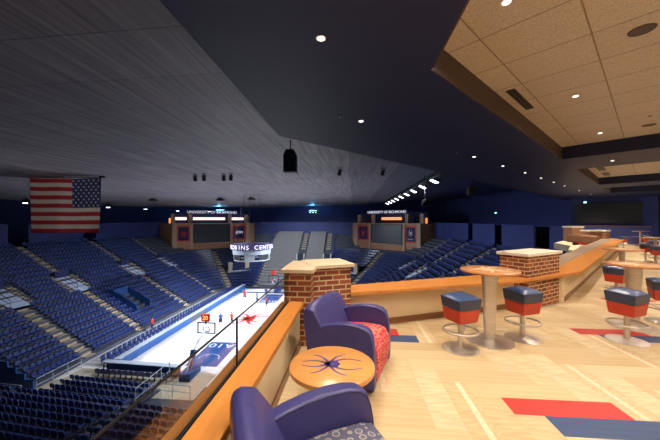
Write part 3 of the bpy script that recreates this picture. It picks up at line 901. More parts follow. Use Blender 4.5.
# stairs, vomitories
def stair(label, p, heading, skip=()):
    """flight of small steps climbing the stand; p = point at the front, heading = outward direction"""
    t = thing('aisle_stair', label, 'stairs', (p[0], p[1], 0), heading, 'aisle stairs of the arena stands')
    runs = []
    for i in range(NR):
        if i in skip: continue
        if runs and runs[-1][-1] == i - 1: runs[-1].append(i)
        else: runs.append([i])
    for run in runs:
        m = MB()
        for i in run:
            z = ZF + RISE * i
            m.box((DEP * i + 0.42, 0, z + 0.02), (0.84, 1.05, 0.05))
            m.box((DEP * i + 0.80 - 0.12, 0, z + 0.13), (0.26, 1.05, 0.22))
        obj('flight', m, 'stair', t)
    return t
def ramp_unit(label, p, heading, w=0.95):
    t = thing('stand_entrance', label, 'stand entrance', (p[0], p[1], 0), heading, 'entrance ramps in the stands')
    x0, x1 = DEP * 10, DEP * 14
    z0, z1 = ZF + RISE * 10 + 0.05, ZF + RISE * 13 + 0.2
    m = MB()
    m.add([(x0, -w, z0), (x1, -w, z1), (x1, w, z1), (x0, w, z0), (x0, -w, z0 - .4), (x1, -w, z1 - .4), (x1, w, z1 - .4), (x0, w, z0 - .4)],
          [(3, 2, 1, 0), (4, 5, 6, 7), (0, 1, 5, 4), (1, 2, 6, 5), (2, 3, 7, 6), (3, 0, 4, 7)])
    obj('ramp', m, 'ramp', t)
    obj('rear_wall', MB().box((x1, 0, z1 + 0.45), (0.15, 2 * w, 0.9)), 'banner', t)
    for sg in (-1, 1):
        m = MB(); m.tube([(x0, sg * (w + 0.02), z0), (x0, sg * (w + 0.02), z0 + 0.95), (x1, sg * (w + 0.02), z1 + 0.95), (x1, sg * (w + 0.02), z1)], 0.03, 6)
        m.tube([(x0, sg * (w + 0.02), z0 + 0.5), (x1, sg * (w + 0.02), z1 + 0.5)], 0.02, 6)
        obj('handrail', m, 'blackmetal', t)
        m = MB()
        for i in range(10, 14):
            m.box((DEP * i + 0.42, sg * (w + 0.36), ZF + RISE * i + 0.06), (0.8, 0.55, 0.12))
            m.box((DEP * i + 0.68, sg * (w + 0.36), ZF + RISE * i + 0.15), (0.26, 0.55, 0.24))
        obj('side_steps', m, 'stair', t)
    return t
WL = ['nearest', 'second nearest', 'third nearest', 'farthest']
for k, y in enumerate(AIS_L):
    stair('tan aisle stairs climbing the left stand, %s of four' % WL[k], (XL, y), PI, range(10, 14))
    ramp_unit('pale blue entrance ramp halfway up the left stand, %s to the viewer' % WL[k], (XL, y), PI)
for k, y in enumerate(AIS_R):
    stair('tan aisle stairs climbing the right stand beyond the counter, %s of four' % WL[k], (XR, y), 0, range(10, 14))
    ramp_unit('pale blue entrance ramp in the right stand beyond the counter, %s to the viewer' % WL[k], (XR, y), 0, 0.8)
t = thing('stand_tunnel', 'blue-walled tunnel mouth low in the left stand, behind the red-shirted person', 'tunnel entrance', (XL, 40.2, 0), PI)
za = ZF + RISE * 3
for sg in (-1, 1):
    obj('cheek_wall', MB().profile([(DEP * 3, za - 0.4), (DEP * 3, za + 1.0), (DEP * 5.5, za + 2.2), (DEP * 8, za + 3.2), (DEP * 8, za + 1.6)], sg * 1.35 - 0.08, sg * 1.35 + 0.08), 'blue', t)
obj('lintel', MB().box((DEP * 7.6, 0, za + 2.5), (0.5, 2.6, 1.1)), 'blue', t)
obj('dark_opening', MB().box((DEP * 7.5, 0, za + 1.2), (0.3, 2.6, 1.8)), 'darkwall', t)
for sg, cx, w in ((-1, XL + R0, 'left'), (1, XR - R0, 'right')):
    a = R(47)
    hd = math.atan2(math.sin(a), sg * math.cos(a))
    p = (cx + R0 * math.cos(hd), YF - R0 + R0 * math.sin(hd))
    stair('aisle stairs in the far %s corner, below the corner pavilion' % w, p, hd, range(14, 22))
for k, x in enumerate(AIS_F):
    stair('aisle stairs through the far grey bleachers, %s from the left' % ORD[k], (x, YF), PI / 2, range(9, 14) if k else ())
for k, x in enumerate(AIS_F[1:]):
    t = thing('stand_entrance', 'dark doorway with white jambs in the far grey bleachers, %s one' % ('left' if k == 0 else 'right'), 'stand entrance', (x, YF + DEP * 9, 0), 0, 'doorways in the far bleachers')
    z0 = ZF + RISE * 8 + 0.02
    obj('opening', MB().box((0, 0.7, z0 + 1.1), (1.5, 0.8, 2.2)), 'darkwall', t)
    for sg in (-1, 1):
        obj('jamb', MB().box((sg * 0.85, 0.6, z0 + 1.15), (0.22, 1.0, 2.3)), 'paleconc', t)
    obj('landing', MB().box((0, -0.4, z0), (2.2, 1.2, 0.1)), 'paleconc', t)
# far bleachers: a bench board for every row and section
secs = [(AIS_F[0] + 0.6, AIS_F[1] - 1.1), (AIS_F[1] + 1.1, AIS_F[2] - 1.1)]
for q, (xa, xb) in enumerate(secs):
    L_ = xb - xa
    bm_ = MB(); bm_.box((0, 0.34, 0.42), (L_, 0.30, 0.05)); bm_.box((0, 0.62, 0.62), (L_, 0.04, 0.36)); bm_.box((0, 0.4, 0.2), (L_, 0.06, 0.4))
    bme = bm_.mesh('bleacher_bench', [MT['bench']])
    for i in range(NR):
        o = link('bleacher_bench', bme, None, ((xa + xb) / 2, YF + DEP * i, ZF + RISE * i))
        tag(o, 'grey bleacher bench in the %s far section, %s row up from the floor' % ('left' if q == 0 else 'right', ORD[i]), 'bench', 'grey bleacher benches at the far end')

# ------------------------------------------------------------------ court
struct('floor_arena', MB().box((CX, 37.5, ZC - 0.27), (62, 76, 0.5)), 'concrete')
court = struct('floor_court', MB().box((-15.35, 43.4, ZC - 0.01), (24.7, 36.6, 0.02)), 'court')
def flat(name, mb, m): 
    o = obj(name, mb, m, court); return o
key_far, key_near = CY + 14.33, CY - 14.33
flat('blue_key', MB().box((KX, key_near + 2.9, ZC + 0.004), (3.35, 5.8, 0.006)), 'blue')
flat('blue_key', MB().box((KX, key_far - 2.9, ZC + 0.004), (3.35, 5.8, 0.006)), 'blue')
ln = MB()
for x in (KX - 7.62, KX + 7.62): ln.box((x, CY, ZC + 0.004), (0.06, 28.7, 0.005))
for y in (key_near, key_far, CY): ln.box((KX, y, ZC + 0.004), (15.24, 0.06, 0.005))
for y, sg in ((key_near + 1.6, 1), (key_far - 1.6, -1)):
    pts = [(KX + 6.3 * math.cos(PI * k / 40), y + sg * 6.3 * math.sin(PI * k / 40)) for k in range(41)]
    for p, q in zip(pts, pts[1:]):
        d = (Vector(q) - Vector(p)).normalized(); nn = Vector((-d.y, d.x)) * 0.03
        ln.prism([tuple(Vector(p) + nn), tuple(Vector(q) + nn), tuple(Vector(q) - nn), tuple(Vector(p) - nn)], ZC + 0.0015, ZC + 0.0065)
flat('court_lines', ln, 'pavwood')
arc = MB()
for y, sg in ((key_near, 1), (key_far, -1)):
    pts = [(KX + 1.1 * math.cos(PI * k / 20), y + 1.6 + sg * 1.1 * math.sin(PI * k / 20)) for k in range(21)]
    for p, q in zip(pts, pts[1:]):
        d = (Vector(q) - Vector(p)).normalized(); nn = Vector((-d.y, d.x)) * 0.04
        arc.prism([tuple(Vector(p) + nn), tuple(Vector(q) + nn), tuple(Vector(q) - nn), tuple(Vector(p) - nn)], ZC + 0.007, ZC + 0.010)
flat('restricted_arc', arc, 'white')
flat('spider_emblem', spider(MB().at((KX, CY, 0), R(0)), 3.1, ZC + 0.007, ZC + 0.011, 1.6, 2.1), 'red')
text_obj('key_lettering', 'A10', 1.5, 'white', court, Matrix.Translation((KX, key_near + 4.9, ZC + 0.012)) @ Matrix.Rotation(PI, 4, 'Z'), 0.002, sx=1.25)
text_obj('key_lettering', 'A10', 1.5, 'white', court, Matrix.Translation((KX, key_far - 4.9, ZC + 0.012)), 0.002, sx=1.25)
flat('apron_border', MB().box((KX, key_far + 1.4, ZC + 0.004), (20, 0.9, 0.005)), 'blue')

def hoop(label, y, rz):
    t = thing('basketball_hoop', label, 'basketball hoop', (KX, y, ZC), rz)   # faces +y locally
    b = MB(); b.box((0, -1.9, 0.35), (1.1, 2.0, 0.7))
    obj('padded_base', b, 'blue', t, bevel=0.06)
    m = MB(); m.tube([(0, -1.9, 0.6), (0, -1.3, 2.2), (0, 0.9, 3.3)], 0.10, 8); m.tube([(0, -2.6, 0.6), (0, -0.5, 2.9)], 0.06, 8)
    obj('boom', m, 'ringgrey', t)
    obj('boom_padding', MB().at((0, -1.55, 1.5), 0, R(-20)).box((0, 0, 0), (0.4, 0.4, 1.6)), 'blue', t)
    obj('backboard', MB().box((0, 1.22, 3.43), (1.83, 0.04, 1.07)), 'glass', t)
    fr = MB()
    for sx in (-1, 1): fr.box((sx * 0.93, 1.22, 3.43), (0.13, 0.09, 1.2))
    for sz in (-1, 1): fr.box((0, 1.22, 3.43 + sz * 0.535), (1.9, 0.09, 0.12))
    for sx in (-1, 1): fr.box((sx * 0.30, 1.20, 3.30), (0.08, 0.03, 0.45))
    for sz in (-1, 1): fr.box((0, 1.20, 3.30 + sz * 0.225), (0.6, 0.03, 0.08))
    obj('backboard_frame', fr, 'blackmetal', t)
    obj('rim', MB().tube([(0.23 * math.cos(2 * PI * k / 20), 1.6 + 0.23 * math.sin(2 * PI * k / 20), 3.05) for k in range(20)], 0.02, 6, True), 'red', t)
    nm = MB()
    for k in range(10):
        a = 2 * PI * k / 10
        nm.tube([(0.22 * math.cos(a), 1.6 + 0.22 * math.sin(a), 3.04), (0.14 * math.cos(a + .3), 1.6 + 0.14 * math.sin(a + .3), 2.62)], 0.008, 4)
    obj('net', nm, 'white', t)
    sc = obj('shot_clock', MB().box((0, 1.1, 4.55), (0.85, 0.3, 0.75)), 'jersey_red', t)
    text_obj('clock_digits', '20', 0.62, 'digits', sc, Matrix.Translation((0, 0.94, 4.55)) @ Matrix.Rotation(PI / 2, 4, 'X'), 0.01)
    obj('clock_post', MB().box((0, 1.1, 4.1), (0.14, 0.14, 0.4)), 'blackmetal', t)
    return t
hoop('near portable basketball hoop seen from behind, with lit shot clock on top', key_near, 0)
hoop('far basketball hoop at the opposite end of the court', key_far, PI)

# scorer's boards and courtside seating along the left sideline
for k in range(8):
    y0 = 27.6 + k * 4.3
    t = thing('courtside_table', 'blue-fronted courtside table on the left sideline, %s from the near end' % ORD[k], 'table', (-23.55, y0 + 2.1, ZC), 0, 'courtside tables on the left sideline')
    obj('front_panel', MB().box((0.28, 0, 0.42), (0.06, 4.25, 0.84)), 'blue' if k != 3 else 'concrete', t)
    obj('table_top', MB().box((-0.05, 0, 0.86), (0.7, 4.25, 0.05)), 'ringgrey', t)
    obj('leg', MB().box((-0.25, -1.9, 0.42), (0.06, 0.06, 0.82)), 'blackmetal', t)
    obj('leg', MB().box((-0.25, 1.9, 0.42), (0.06, 0.06, 0.82)), 'blackmetal', t)
cm = MB(); cm.box((0, 0, 0.45), (0.46, 0.44, 0.07)); cm.box((0, 0.22, 0.72), (0.46, 0.06, 0.46))
for sx in (-1, 1):
    for sy in (-1, 1): cm.box((sx * 0.2, sy * 0.19, 0.22), (0.03, 0.03, 0.44))
cme = cm.mesh('folding_chair', [MT['seat']])
n_ = 0
for r_, x in enumerate((-24.5, -25.4)):
    for k in range(46):
        o = link('folding_chair', cme, None, (x, 28.2 + 0.72 * k, ZC), R(90))
        tag(o, 'navy courtside chair on the left sideline, %s row behind the blue tables' % ('front' if r_ == 0 else 'back'), 'chair', 'courtside chairs along the left sideline')
# press table and chairs behind the near baseline
t = thing('press_table', 'long white press table behind the near baseline, dark chairs before it', 'table', (-20.4, 26.75, ZC), R(-3))
obj('table_top', MB().box((0, 0, 0.98), (7.9, 0.6, 0.06)), 'ringgrey', t)
obj('front_panel', MB().box((0, 0.28, 0.5), (7.9, 0.05, 0.9)), 'blue', t)
for sx in (-3.8, 0, 3.8): obj('leg', MB().box((sx, -0.2, 0.48), (0.06, 0.06, 0.94)), 'blackmetal', t)
for k in range(13):
    o = link('press_chair', seat_me, None, (-23.9 + 0.58 * k, 25.98 - 0.03 * k, ZC), PI + R(-3))
    o.scale = (1.1, 1.1, 1.15)
    tag(o, 'dark chair at the press table behind the near baseline, %s from the left' % ORD[k], 'chair', 'chairs at the press table')
# hand rails around the near-end seating
def rail(label, pts, h=1.0):
    m = MB()
    for q, p in enumerate(pts): m.tube([p, (p[0], p[1], p[2] + h)], 0.03, 6)
    m.tube([(p[0], p[1], p[2] + h) for p in pts], 0.03, 6); m.tube([(p[0], p[1], p[2] + h * 0.5) for p in pts], 0.02, 6)
    return tag(obj('guard_rail', m, 'ringgrey'), label, 'railing', 'steel guard rails near the court')
rail('steel guard rail beside the right end of the raised near-end seat block', [(-17.0 + 0.0, 21.7, ZC), (-17.0, 23.2, ZC), (-17.0, 24.8, ZC), (-17.0, 26.0, ZC)], 1.6)
rail('steel guard rail across the aisle below the near-end seats', [(-16.6, 23.4, ZC), (-15.0, 23.3, ZC), (-13.4, 23.2, ZC)], 1.1)
rail('steel guard rail at the near corner of the left stand', [(-27.2, 23.2, ZC), (-27.2, 24.6, ZC), (-27.2, 26.0, ZC), (-27.2, 27.4, ZC)], 1.1)
rail('steel guard rail on the tan floor below the left stand end wall', [(-30.2, 22.4, ZC), (-28.8, 22.3, ZC), (-27.4, 22.2, ZC)], 1.1)
struct('floor_corner', MB().box((-31, 18.5, ZC + 0.003), (8, 13, 0.006)), 'tan')
struct('floor_baseline', MB().box((-20, 25.2, ZC + 0.0035), (13.9, 4.2, 0.005)), 'tan')

# ------------------------------------------------------------------ centre-hung ring scoreboard
sb = thing('ring_scoreboard', 'round lit ring scoreboard hanging over the middle of the court', 'scoreboard', (CX - 0.2, CY, 0))
def hollow(r, th, z0, z1, seg=48):
    m = MB(); vs = []
    for rr, z in ((r, z0), (r, z1), (r - th, z1), (r - th, z0)):
        vs += [(rr * math.cos(2 * PI * k / seg), rr * math.sin(2 * PI * k / seg), z) for k in range(seg)]
    fs = []
    for q in range(4):
        for k in range(seg):
            k2 = (k + 1) % seg; q2 = (q + 1) % 4
            fs.append((q * seg + k, q * seg + k2, q2 * seg + k2, q2 * seg + k))
    return m.add(vs, fs)
bd = obj('led_ring', hollow(3.35, 0.25, -2.85, -2.15), 'ledband', sb)
me_parts = []
m = MB()
lt = []
word = 'ROBINS CENTER   ROBINS CENTER   '
for i, chx in enumerate(word):
    if chx == ' ': continue
    a = R(-138.5) + i * 2 * PI / len(word)
    me = text_mesh(chx, 0.92, 0.01)
    me.transform(Matrix.Rotation(a + PI / 2, 4, 'Z') @ Matrix.Translation((0, -3.38, -2.5)) @ Matrix.Rotation(PI / 2, 4, 'X'))
    o = len(m.v)
    m.v += [tuple(v.co) for v in me.vertices]; m.f += [tuple(i2 + o for i2 in p.vertices) for p in me.polygons]; m.m += [0] * len(me.polygons)
    bpy.data.meshes.remove(me)
obj('ring_lettering', m, 'led', bd)
obj('lower_ring', hollow(3.0, 0.3, -3.7, -2.9), 'ringgrey', sb)
for k in range(8):
    a = 2 * PI * k / 8 + 0.2
    obj('display_panel', MB().at((2.7 * math.cos(a), 2.7 * math.sin(a), -4.15), a).box((0, 0, 0), (0.2, 1.5, 0.85)), 'screen' if k % 2 else 'ringgrey', sb)
obj('bottom_ring', hollow(2.8, 0.5, -4.75, -4.6), 'paleconc', sb)
m = MB()
for k in range(6):
    a = 2 * PI * k / 6
    m.tube([(3.1 * math.cos(a), 3.1 * math.sin(a), -2.2), (1.2 * math.cos(a), 1.2 * math.sin(a), roofz(CX) * 1.06)], 0.02, 5)
obj('hanging_cable', m, 'blackmetal', sb)
sb.scale = (0.92, 0.92, 0.90); sb.location.z = 0.10

# ------------------------------------------------------------------ corner pavilions
def pavilion(side):
    mir = 1 if side == 'left' else -1
    def X(x): return x if mir == 1 else 2 * CX + 3.3 - x
    A, B, A2, B2 = (-40.8, 63.3), (-25.5, 76.2), (-46.4, 65.2), (-26.4, 76.7)
    P = lambda p: (X(p[0]), p[1])
    t = thing('corner_pavilion', 'wood-clad suite block with dark video screen in the far %s corner of the arena' % side, 'suite block')
    zt, zb = 0.9, -5.2
    poly = [P(A2), P(A), P((-27.03, 74.91)), P(B2), P((-32.0, 86)), P((-45, 78))]
    obj('wall', MB().prism(poly, zb, zt), 'pavwood', t)
    d = (Vector(B) - Vector(A)); L_ = d.length; d.normalize(); nn = Vector((d.y, -d.x))   # nn: outward to court
    def F(f, out=0.0):
        p = Vector(A) + d * (f * L_) + nn * out
        return P((p.x, p.y))
    def panel(name, m, f0, f1, z0, z1, o0, o1, parent):
        return obj(name, MB().prism([F(f0, o0), F(f1, o0), F(f1, o1), F(f0, o1)], z0, z1), m, parent)
    for f0, f1 in ((-0.0, 0.045), (0.186, 0.214), (0.65, 0.675), (0.855, 0.90)):
        panel('pilaster', 'pavtrim', f0, f1, zb, zt + 0.15, 0, 0.25, t)
    panel('cornice', 'pavtrim', 0, 0.9, zt - 0.05, zt + 0.12, 0, 0.3, t)
    panel('sill', 'pavtrim', 0.21, 0.66, -3.95, -3.75, 0, 0.3, t)
    # upper suite level behind the parapet
    for f in (0.02, 0.20, 0.665, 0.88):
        panel('suite_post', 'pavtrim', f - 0.02, f + 0.02, zt, zt + 2.2, -1.6, -1.0, t)
    for f0, f1 in ((0.04, 0.17), (0.24, 0.62), (0.70, 0.86)) if side == 'left' else ((0.30, 0.58),):
        panel('light_bar', 'suitelamp' if side == 'left' else 'orangelamp', f0, f1, zt + 0.85, zt + 1.5, -2.4, -2.3, t)
    panel('suite_rear_wall', 'navywall', 0, 0.92, zt, zt + 2.6, -3.2, -3.0, t)
    panel('orange_window', 'orangelamp', 0.89, 0.915, zt + 0.1, zt + 1.5, -2.2, -2.0, t)
    panel('orange_window', 'orangelamp', -0.02, 0.0, zt + 0.1, zt + 1.3, -2.2, -2.0, t)
    # screen: on the front between the pilasters
    sc = thing('video_screen', 'dark blank video screen on the far %s corner block' % side, 'screen')
    obj('screen_frame', MB().prism([F(0.22, 0.02), F(0.645, 0.02), F(0.645, 0.22), F(0.22, 0.22)], -3.7, 0.72), 'blackmetal', sc)
    obj('display', MB().prism([F(0.227, 0.22), F(0.638, 0.22), F(0.638, 0.25), F(0.227, 0.25)], -3.6, 0.64), 'screen', sc)
    # banners
    def banner(f0, f1, label, kind):
        bn = thing('banner', label, 'banner')
        obj('red_border', MB().prism([F(f0, 0.02), F(f1, 0.02), F(f1, 0.08), F(f0, 0.08)], -3.2, 0.35), 'red', bn)
        g = (f1 - f0) * 0.11
        obj('field', MB().prism([F(f0 + g, 0.08), F(f1 - g, 0.08), F(f1 - g, 0.11), F(f0 + g, 0.11)], -2.95, 0.10), 'banner', bn)
        fc = (f0 + f1) / 2
        c0 = F(fc, 0.115)
        ax = Vector((F(f1)[0] - F(f0)[0], F(f1)[1] - F(f0)[1])).normalized()
        if mir == -1: ax = -ax
        Mx = Matrix(((ax.x, 0, ax.y, c0[0]), (ax.y, 0, -ax.x, c0[1]), (0, 1, 0, -1.42), (0, 0, 0, 1)))
        if kind == 'spider':
            mb = MB(); mb.M = Mx @ Matrix.Rotation(PI / 2, 4, 'Z'); spider(mb, 1.0, 0, 0.03, 1.3, 1.5)
            obj('spider_emblem', mb, 'red', bn)
        elif kind == 'word':
            text_obj('script_lettering', 'Spiders', 1.05, 'letters', bn, Mx @ Matrix.Translation((0, 0.1, 0)), 0.02, shear=0.3, sx=0.60)
        else:
            mb = MB(); mb.M = Mx @ Matrix.Translation((0, 0.3, 0)) @ Matrix.Rotation(PI / 2, 4, 'Z'); spider(mb, 0.85, 0, 0.03, 1.3, 1.5)
            obj('spider_emblem', mb, 'white', bn)
            text_obj('script_lettering', 'Spiders', 0.5, 'white', bn, Mx @ Matrix.Translation((0, -1.0, 0)), 0.02, shear=0.3)
    if side == 'left':
        banner(0.055, 0.182, 'navy banner with red border and red spider, left of the left video screen', 'spider')
        banner(0.682, 0.845, 'navy banner with white script lettering, right of the left video screen', 'word')
    else:
        banner(0.052, 0.182, 'navy banner with white spider emblem, right of the right video screen', 'white')
        banner(0.685, 0.85, 'navy banner with red spider, left of the right video screen', 'spider')
    # lettering high above on brackets
    f0, f1 = (0.19, 0.74) if side == 'left' else (0.29, 0.81)
    fc = (f0 + f1) / 2
    c0 = F(fc, -3.0 + 0.05)
    ax = Vector((F(f1)[0] - F(f0)[0], F(f1)[1] - F(f0)[1])).normalized()
    if mir == -1: ax = -ax
    Mx = Matrix(((ax.x, 0, ax.y, c0[0]), (ax.y, 0, -ax.x, c0[1]), (0, 1, 0, zt + 2.15), (0, 0, 0, 1)))
    lt = text_obj('wall_lettering', 'UNIVERSITY OF RICHMOND', 0.95 if side == 'left' else 0.88, 'letters', None, Mx @ Matrix.Translation((0.3, 0.62, 0.1)), 0.05, sx=1.0)
    tag(lt, 'white capital lettering on the dark wall above the far %s corner block' % side, 'lettering')
pavilion('left'); pavilion('right')
for side, mir in (('left', 1), ('right', -1)):
    xx = (lambda x: x) if mir == 1 else (lambda x: 2 * CX + 2.5 - x)
    t = thing('corner_portal', 'white-framed tunnel entrance below the far %s corner block' % side, 'tunnel entrance', (xx(-26.5), 66.2, -9.8), R(35 * mir))
    obj('opening', MB().box((0, 0, 0.9), (2.8, 0.4, 1.8)), 'banner', t)
    for sx in (-1.9, 1.9): obj('jamb', MB().box((sx, -0.1, 0.9), (0.9, 0.7, 2.0)), 'tan', t)
    obj('platform', MB().box((0, -0.3, -0.1), (5.2, 1.6, 0.25)), 'paleconc', t)

# ------------------------------------------------------------------ flag
fl = thing('national_flag', 'large red, white and blue striped flag hanging from the arena roof', 'flag', (-28.55, 23.83, 5.46), math.atan2(0.50, 6.27))
W_, H_ = 6.29, 4.85
def fpt(u, v):
    y = 0.10 * math.sin(u * 9 + v * 1.5) * (0.3 + v) + 0.05 * math.sin(u * 23 + 1) * v
    return (u * W_ - 0.05 * v, y, -v * H_ - 0.10 * math.sin(PI * u) * (1 - v) * 0.6 - 0.06 * math.sin(PI * u * 4) * (1 - v) * 0.3)
def cloth(nu, nv, u0, u1, v0, v1, pick, off):
    m = MB()
    for j in range(nv + 1):
        for i in range(nu + 1):
            p = fpt(u0 + (u1 - u0) * i / nu, v0 + (v1 - v0) * j / nv); m.v.append((p[0], p[1] + off, p[2]))
    for j in range(nv):
        for i in range(nu):
            a = j * (nu + 1) + i
            m.f.append((a, a + nu + 1, a + nu + 2, a + 1)); m.m.append(pick(i / nu, j / nv))
    return m
def pk(u, v):
    if u >= 0.585 and v < 7 / 13 - 0.001: return 2
    return int((v + 1e-6) * 13) % 2
o = obj('cloth', cloth(60, 52, 0, 1, 0, 1, pk, 0), ['flagred', 'flagwhite', 'flagblue'], fl, smooth=True)
sl = o.modifiers.new('thick', 'SOLIDIFY'); sl.thickness = 0.012
stm = MB()
for r_ in range(9):
    n = 6 if r_ % 2 == 0 else 5
    for k in range(n):
        u = 0.585 + 0.415 * ((k + 0.5) / 6 if n == 6 else (k + 1) / 6); v = 7 / 13 * (r_ + 0.7) / 9.4
        c = fpt(u, v)
        pts = []
        for q in range(10):
            a = PI / 2 + q * PI / 5; rr = 0.115 if q % 2 == 0 else 0.045
            pts.append((c[0] + rr * math.cos(a), c[1] - 0.03, c[2] + rr * math.sin(a)))
        b = len(stm.v); stm.v += pts + [(p[0], p[1] + 0.02, p[2]) for p in pts]
        stm.f.append(tuple(range(b, b + 10))[::-1]); stm.m.append(0)
obj('stars', stm, 'flagwhite', fl)
rg = MB(); rg.tube([(-0.1, 0, 0.05), (W_ + 0.15, 0, 0.05)], 0.035, 6)
obj('hanging_pole', rg, 'blackmetal', fl)
hg = MB()
for x in (0.0, W_ * 0.45, W_ + 0.1): hg.box((x, 0, 0.10), (0.35, 0.3, 0.16))
obj('clamp', hg, 'blackmetal', fl)

# ------------------------------------------------------------------ things hung from the roof
def hang_speaker(x, y, zt, h, w, label):
    t = thing('hanging_speaker', label, 'speaker', (x, y, zt))
    zr = roofz(x) - zt
    c = MB()
    prof = [(-w / 2, -h), (w / 2, -h), (w / 2, -0.25 * h), (w * 0.3, 0), (-w * 0.3, 0), (-w / 2, -0.25 * h)]
    c.profile(prof, -w * 0.4, w * 0.4)
    obj('cabinet', c, 'blackmetal', t, bevel=0.02)
    obj('grille', MB().profile([(p[0] * 0.88, p[1] * 0.94 - 0.02 * h) for p in prof], -w * 0.43, -w * 0.4), 'darkwall', t)
    obj('stem', MB().tube([(0, 0, -0.02), (0, 0, zr)], 0.03, 8), 'blackmetal', t)
    return t
hang_speaker(-3.4, 15.75, 5.55, 1.22, 0.68, 'large black loudspeaker hanging from the roof at centre')
def stage_light(x, y, z, label, rz=0):
    t = thing('stage_light', label, 'spotlight', (x, y, z), rz)
    zr = roofz(x) - z
    obj('yoke', MB().tube([(-0.22, 0, -0.25), (-0.22, 0, 0.08), (0.22, 0, 0.08), (0.22, 0, -0.25)], 0.03, 6), 'blackmetal', t)
    obj('housing', MB().at((0, 0, -0.28), 0, R(35)).lathe([(0.20, -0.38), (0.20, -0.05), (0.13, 0.22), (0.10, 0.26)], 16), 'blackmetal', t)
    obj('clamp_stem', MB().tube([(0, 0, 0.08), (0, 0, zr / 0.8)], 0.03, 6), 'blackmetal', t)
    t.scale = (0.8, 0.8, 0.8)
for (x, y, lab) in ((-13.75, 24.6, 'left one of a pair of black stage lights under the roof, left of centre'), (-12.95, 24.6, 'right one of the left pair of black stage lights under the roof'),
                    (-11.35, 25.0, 'left one of the second pair of black stage lights'), (-10.7, 25.0, 'right one of the second pair of black stage lights'),
                    (-1.1, 24.4, 'single black stage light right of the hanging loudspeaker'), (2.55, 25.3, 'single black stage light farthest right, near the lit catwalk')):
    stage_light(x, y, roofz(x) - 0.17, lab, 0.4)
for (x, y, lab) in ((-33.3, 46.5, 'flat dark roof fixture left of centre'), (-23.3, 50.0, 'flat dark roof fixture above the left video screen'), (-17.8, 50.5, 'flat dark roof fixture above the ring scoreboard')):
    t = thing('roof_fixture', lab, 'roof fixture', (x, y, roofz(x)))
    obj('housing', MB().lathe([(0.5, -0.5), (0.9, -0.35), (0.3, -0.1)], 20), 'blackmetal', t)
    obj('stem', MB().tube([(0, 0, -0.2), (0, 0, 0.0)], 0.08, 6), 'blackmetal', t)
for (x, y, z, lab) in ((9.7, 24.9, 4.1, 'black box loudspeaker hanging below the dark ceiling, beyond the catwalk lights'), (7.3, 30.7, 3.5, 'smaller black loudspeaker hanging above the right corner block')):
    hang_speaker(x, y, z + 0.4, 0.75, 0.62, lab)
# lit catwalk slots along both sides of the roof
cw = thing('catwalk_slot', 'dark roof slot carrying a row of bright lamps on the right', 'catwalk')
obj('channel', MB().box((8.6, 53, roofz(8.6) - 0.22), (1.5, 54, 0.36)), 'blackmetal', cw)
for k in range(9):
    y = 31.5 + k * 5.3
    t = thing('arena_lamp', 'bright white lamp in the right roof slot, %s from the near end' % ORD[k], 'lamp', (8.5, y, roofz(8.6) - 0.58), 0, 'lamps in the right roof slot')
    obj('housing', MB().at((0, 0, 0), 0, 0, R(25)).box((0, 0, 0.06), (0.9, 1.0, 0.2)), 'blackmetal', t)
    obj('lens', MB().at((0, 0, 0), 0, 0, R(25)).box((0, 0, -0.055), (0.75, 0.85, 0.03)), 'lampcool', t)
for k, (x, y) in enumerate(((-46, 38), (-46, 52), (-46, 62), (-46, 74), (-40, 79))):
    t = thing('arena_lamp', 'small white lamp under the left side of the roof, %s from the near end' % ORD[k], 'lamp', (x, y, 4.1), 0, 'lamps along the left of the roof')
    obj('housing', MB().box((0, 0, 0.3), (0.8, 0.5, 0.5)), 'blackmetal', t)
    obj('lens', MB().box((0, -0.2, 0.02), (0.7, 0.12, 0.07)), 'lampcool', t)
    obj('stem', MB().box((0, 0, 0.3 + (roofz(x) - 4.4) / 2 + 0.1), (0.06, 0.06, roofz(x) - 4.4)), 'blackmetal', t)
for (x, y, z, lab) in ((-11.5, 84.0, 4.4, 'wide blue-glowing projector lamp above the far end, between the corner blocks'), (-34.9, 75.0, 4.3, 'blue-glowing lamp above the left lettering')):
    t = thing('projector_lamp', lab, 'lamp', (x, y, z))
    obj('housing', MB().box((0, 0, 0), (2.6, 0.5, 0.35)), 'blackmetal', t)
    obj('lens', MB().box((0, -0.28, 0.05), (2.2, 0.05, 0.2)), 'lampblue', t)
    for k in range(3):
        obj('spot_head', MB().at((-0.8 + 0.8 * k, -0.25, -0.5)).lathe([(0.2, -0.13), (0.15, 0.15)], 12), 'letters', t)
for (x, y, z, lab) in ((17.0, 36.6, 2.6, 'small green exit lamp on the dark wall, left'), (18.9, 25.6, 3.2, 'small green exit lamp by the far downlights')):
    t = thing('exit_lamp', lab, 'lamp', (x, y, z))
    obj('housing', MB().box((0, 0, 0), (0.3, 0.12, 0.2)), 'blackmetal', t)
    obj('lens', MB().box((0, -0.07, 0), (0.2, 0.02, 0.12)), 'greenlamp', t)

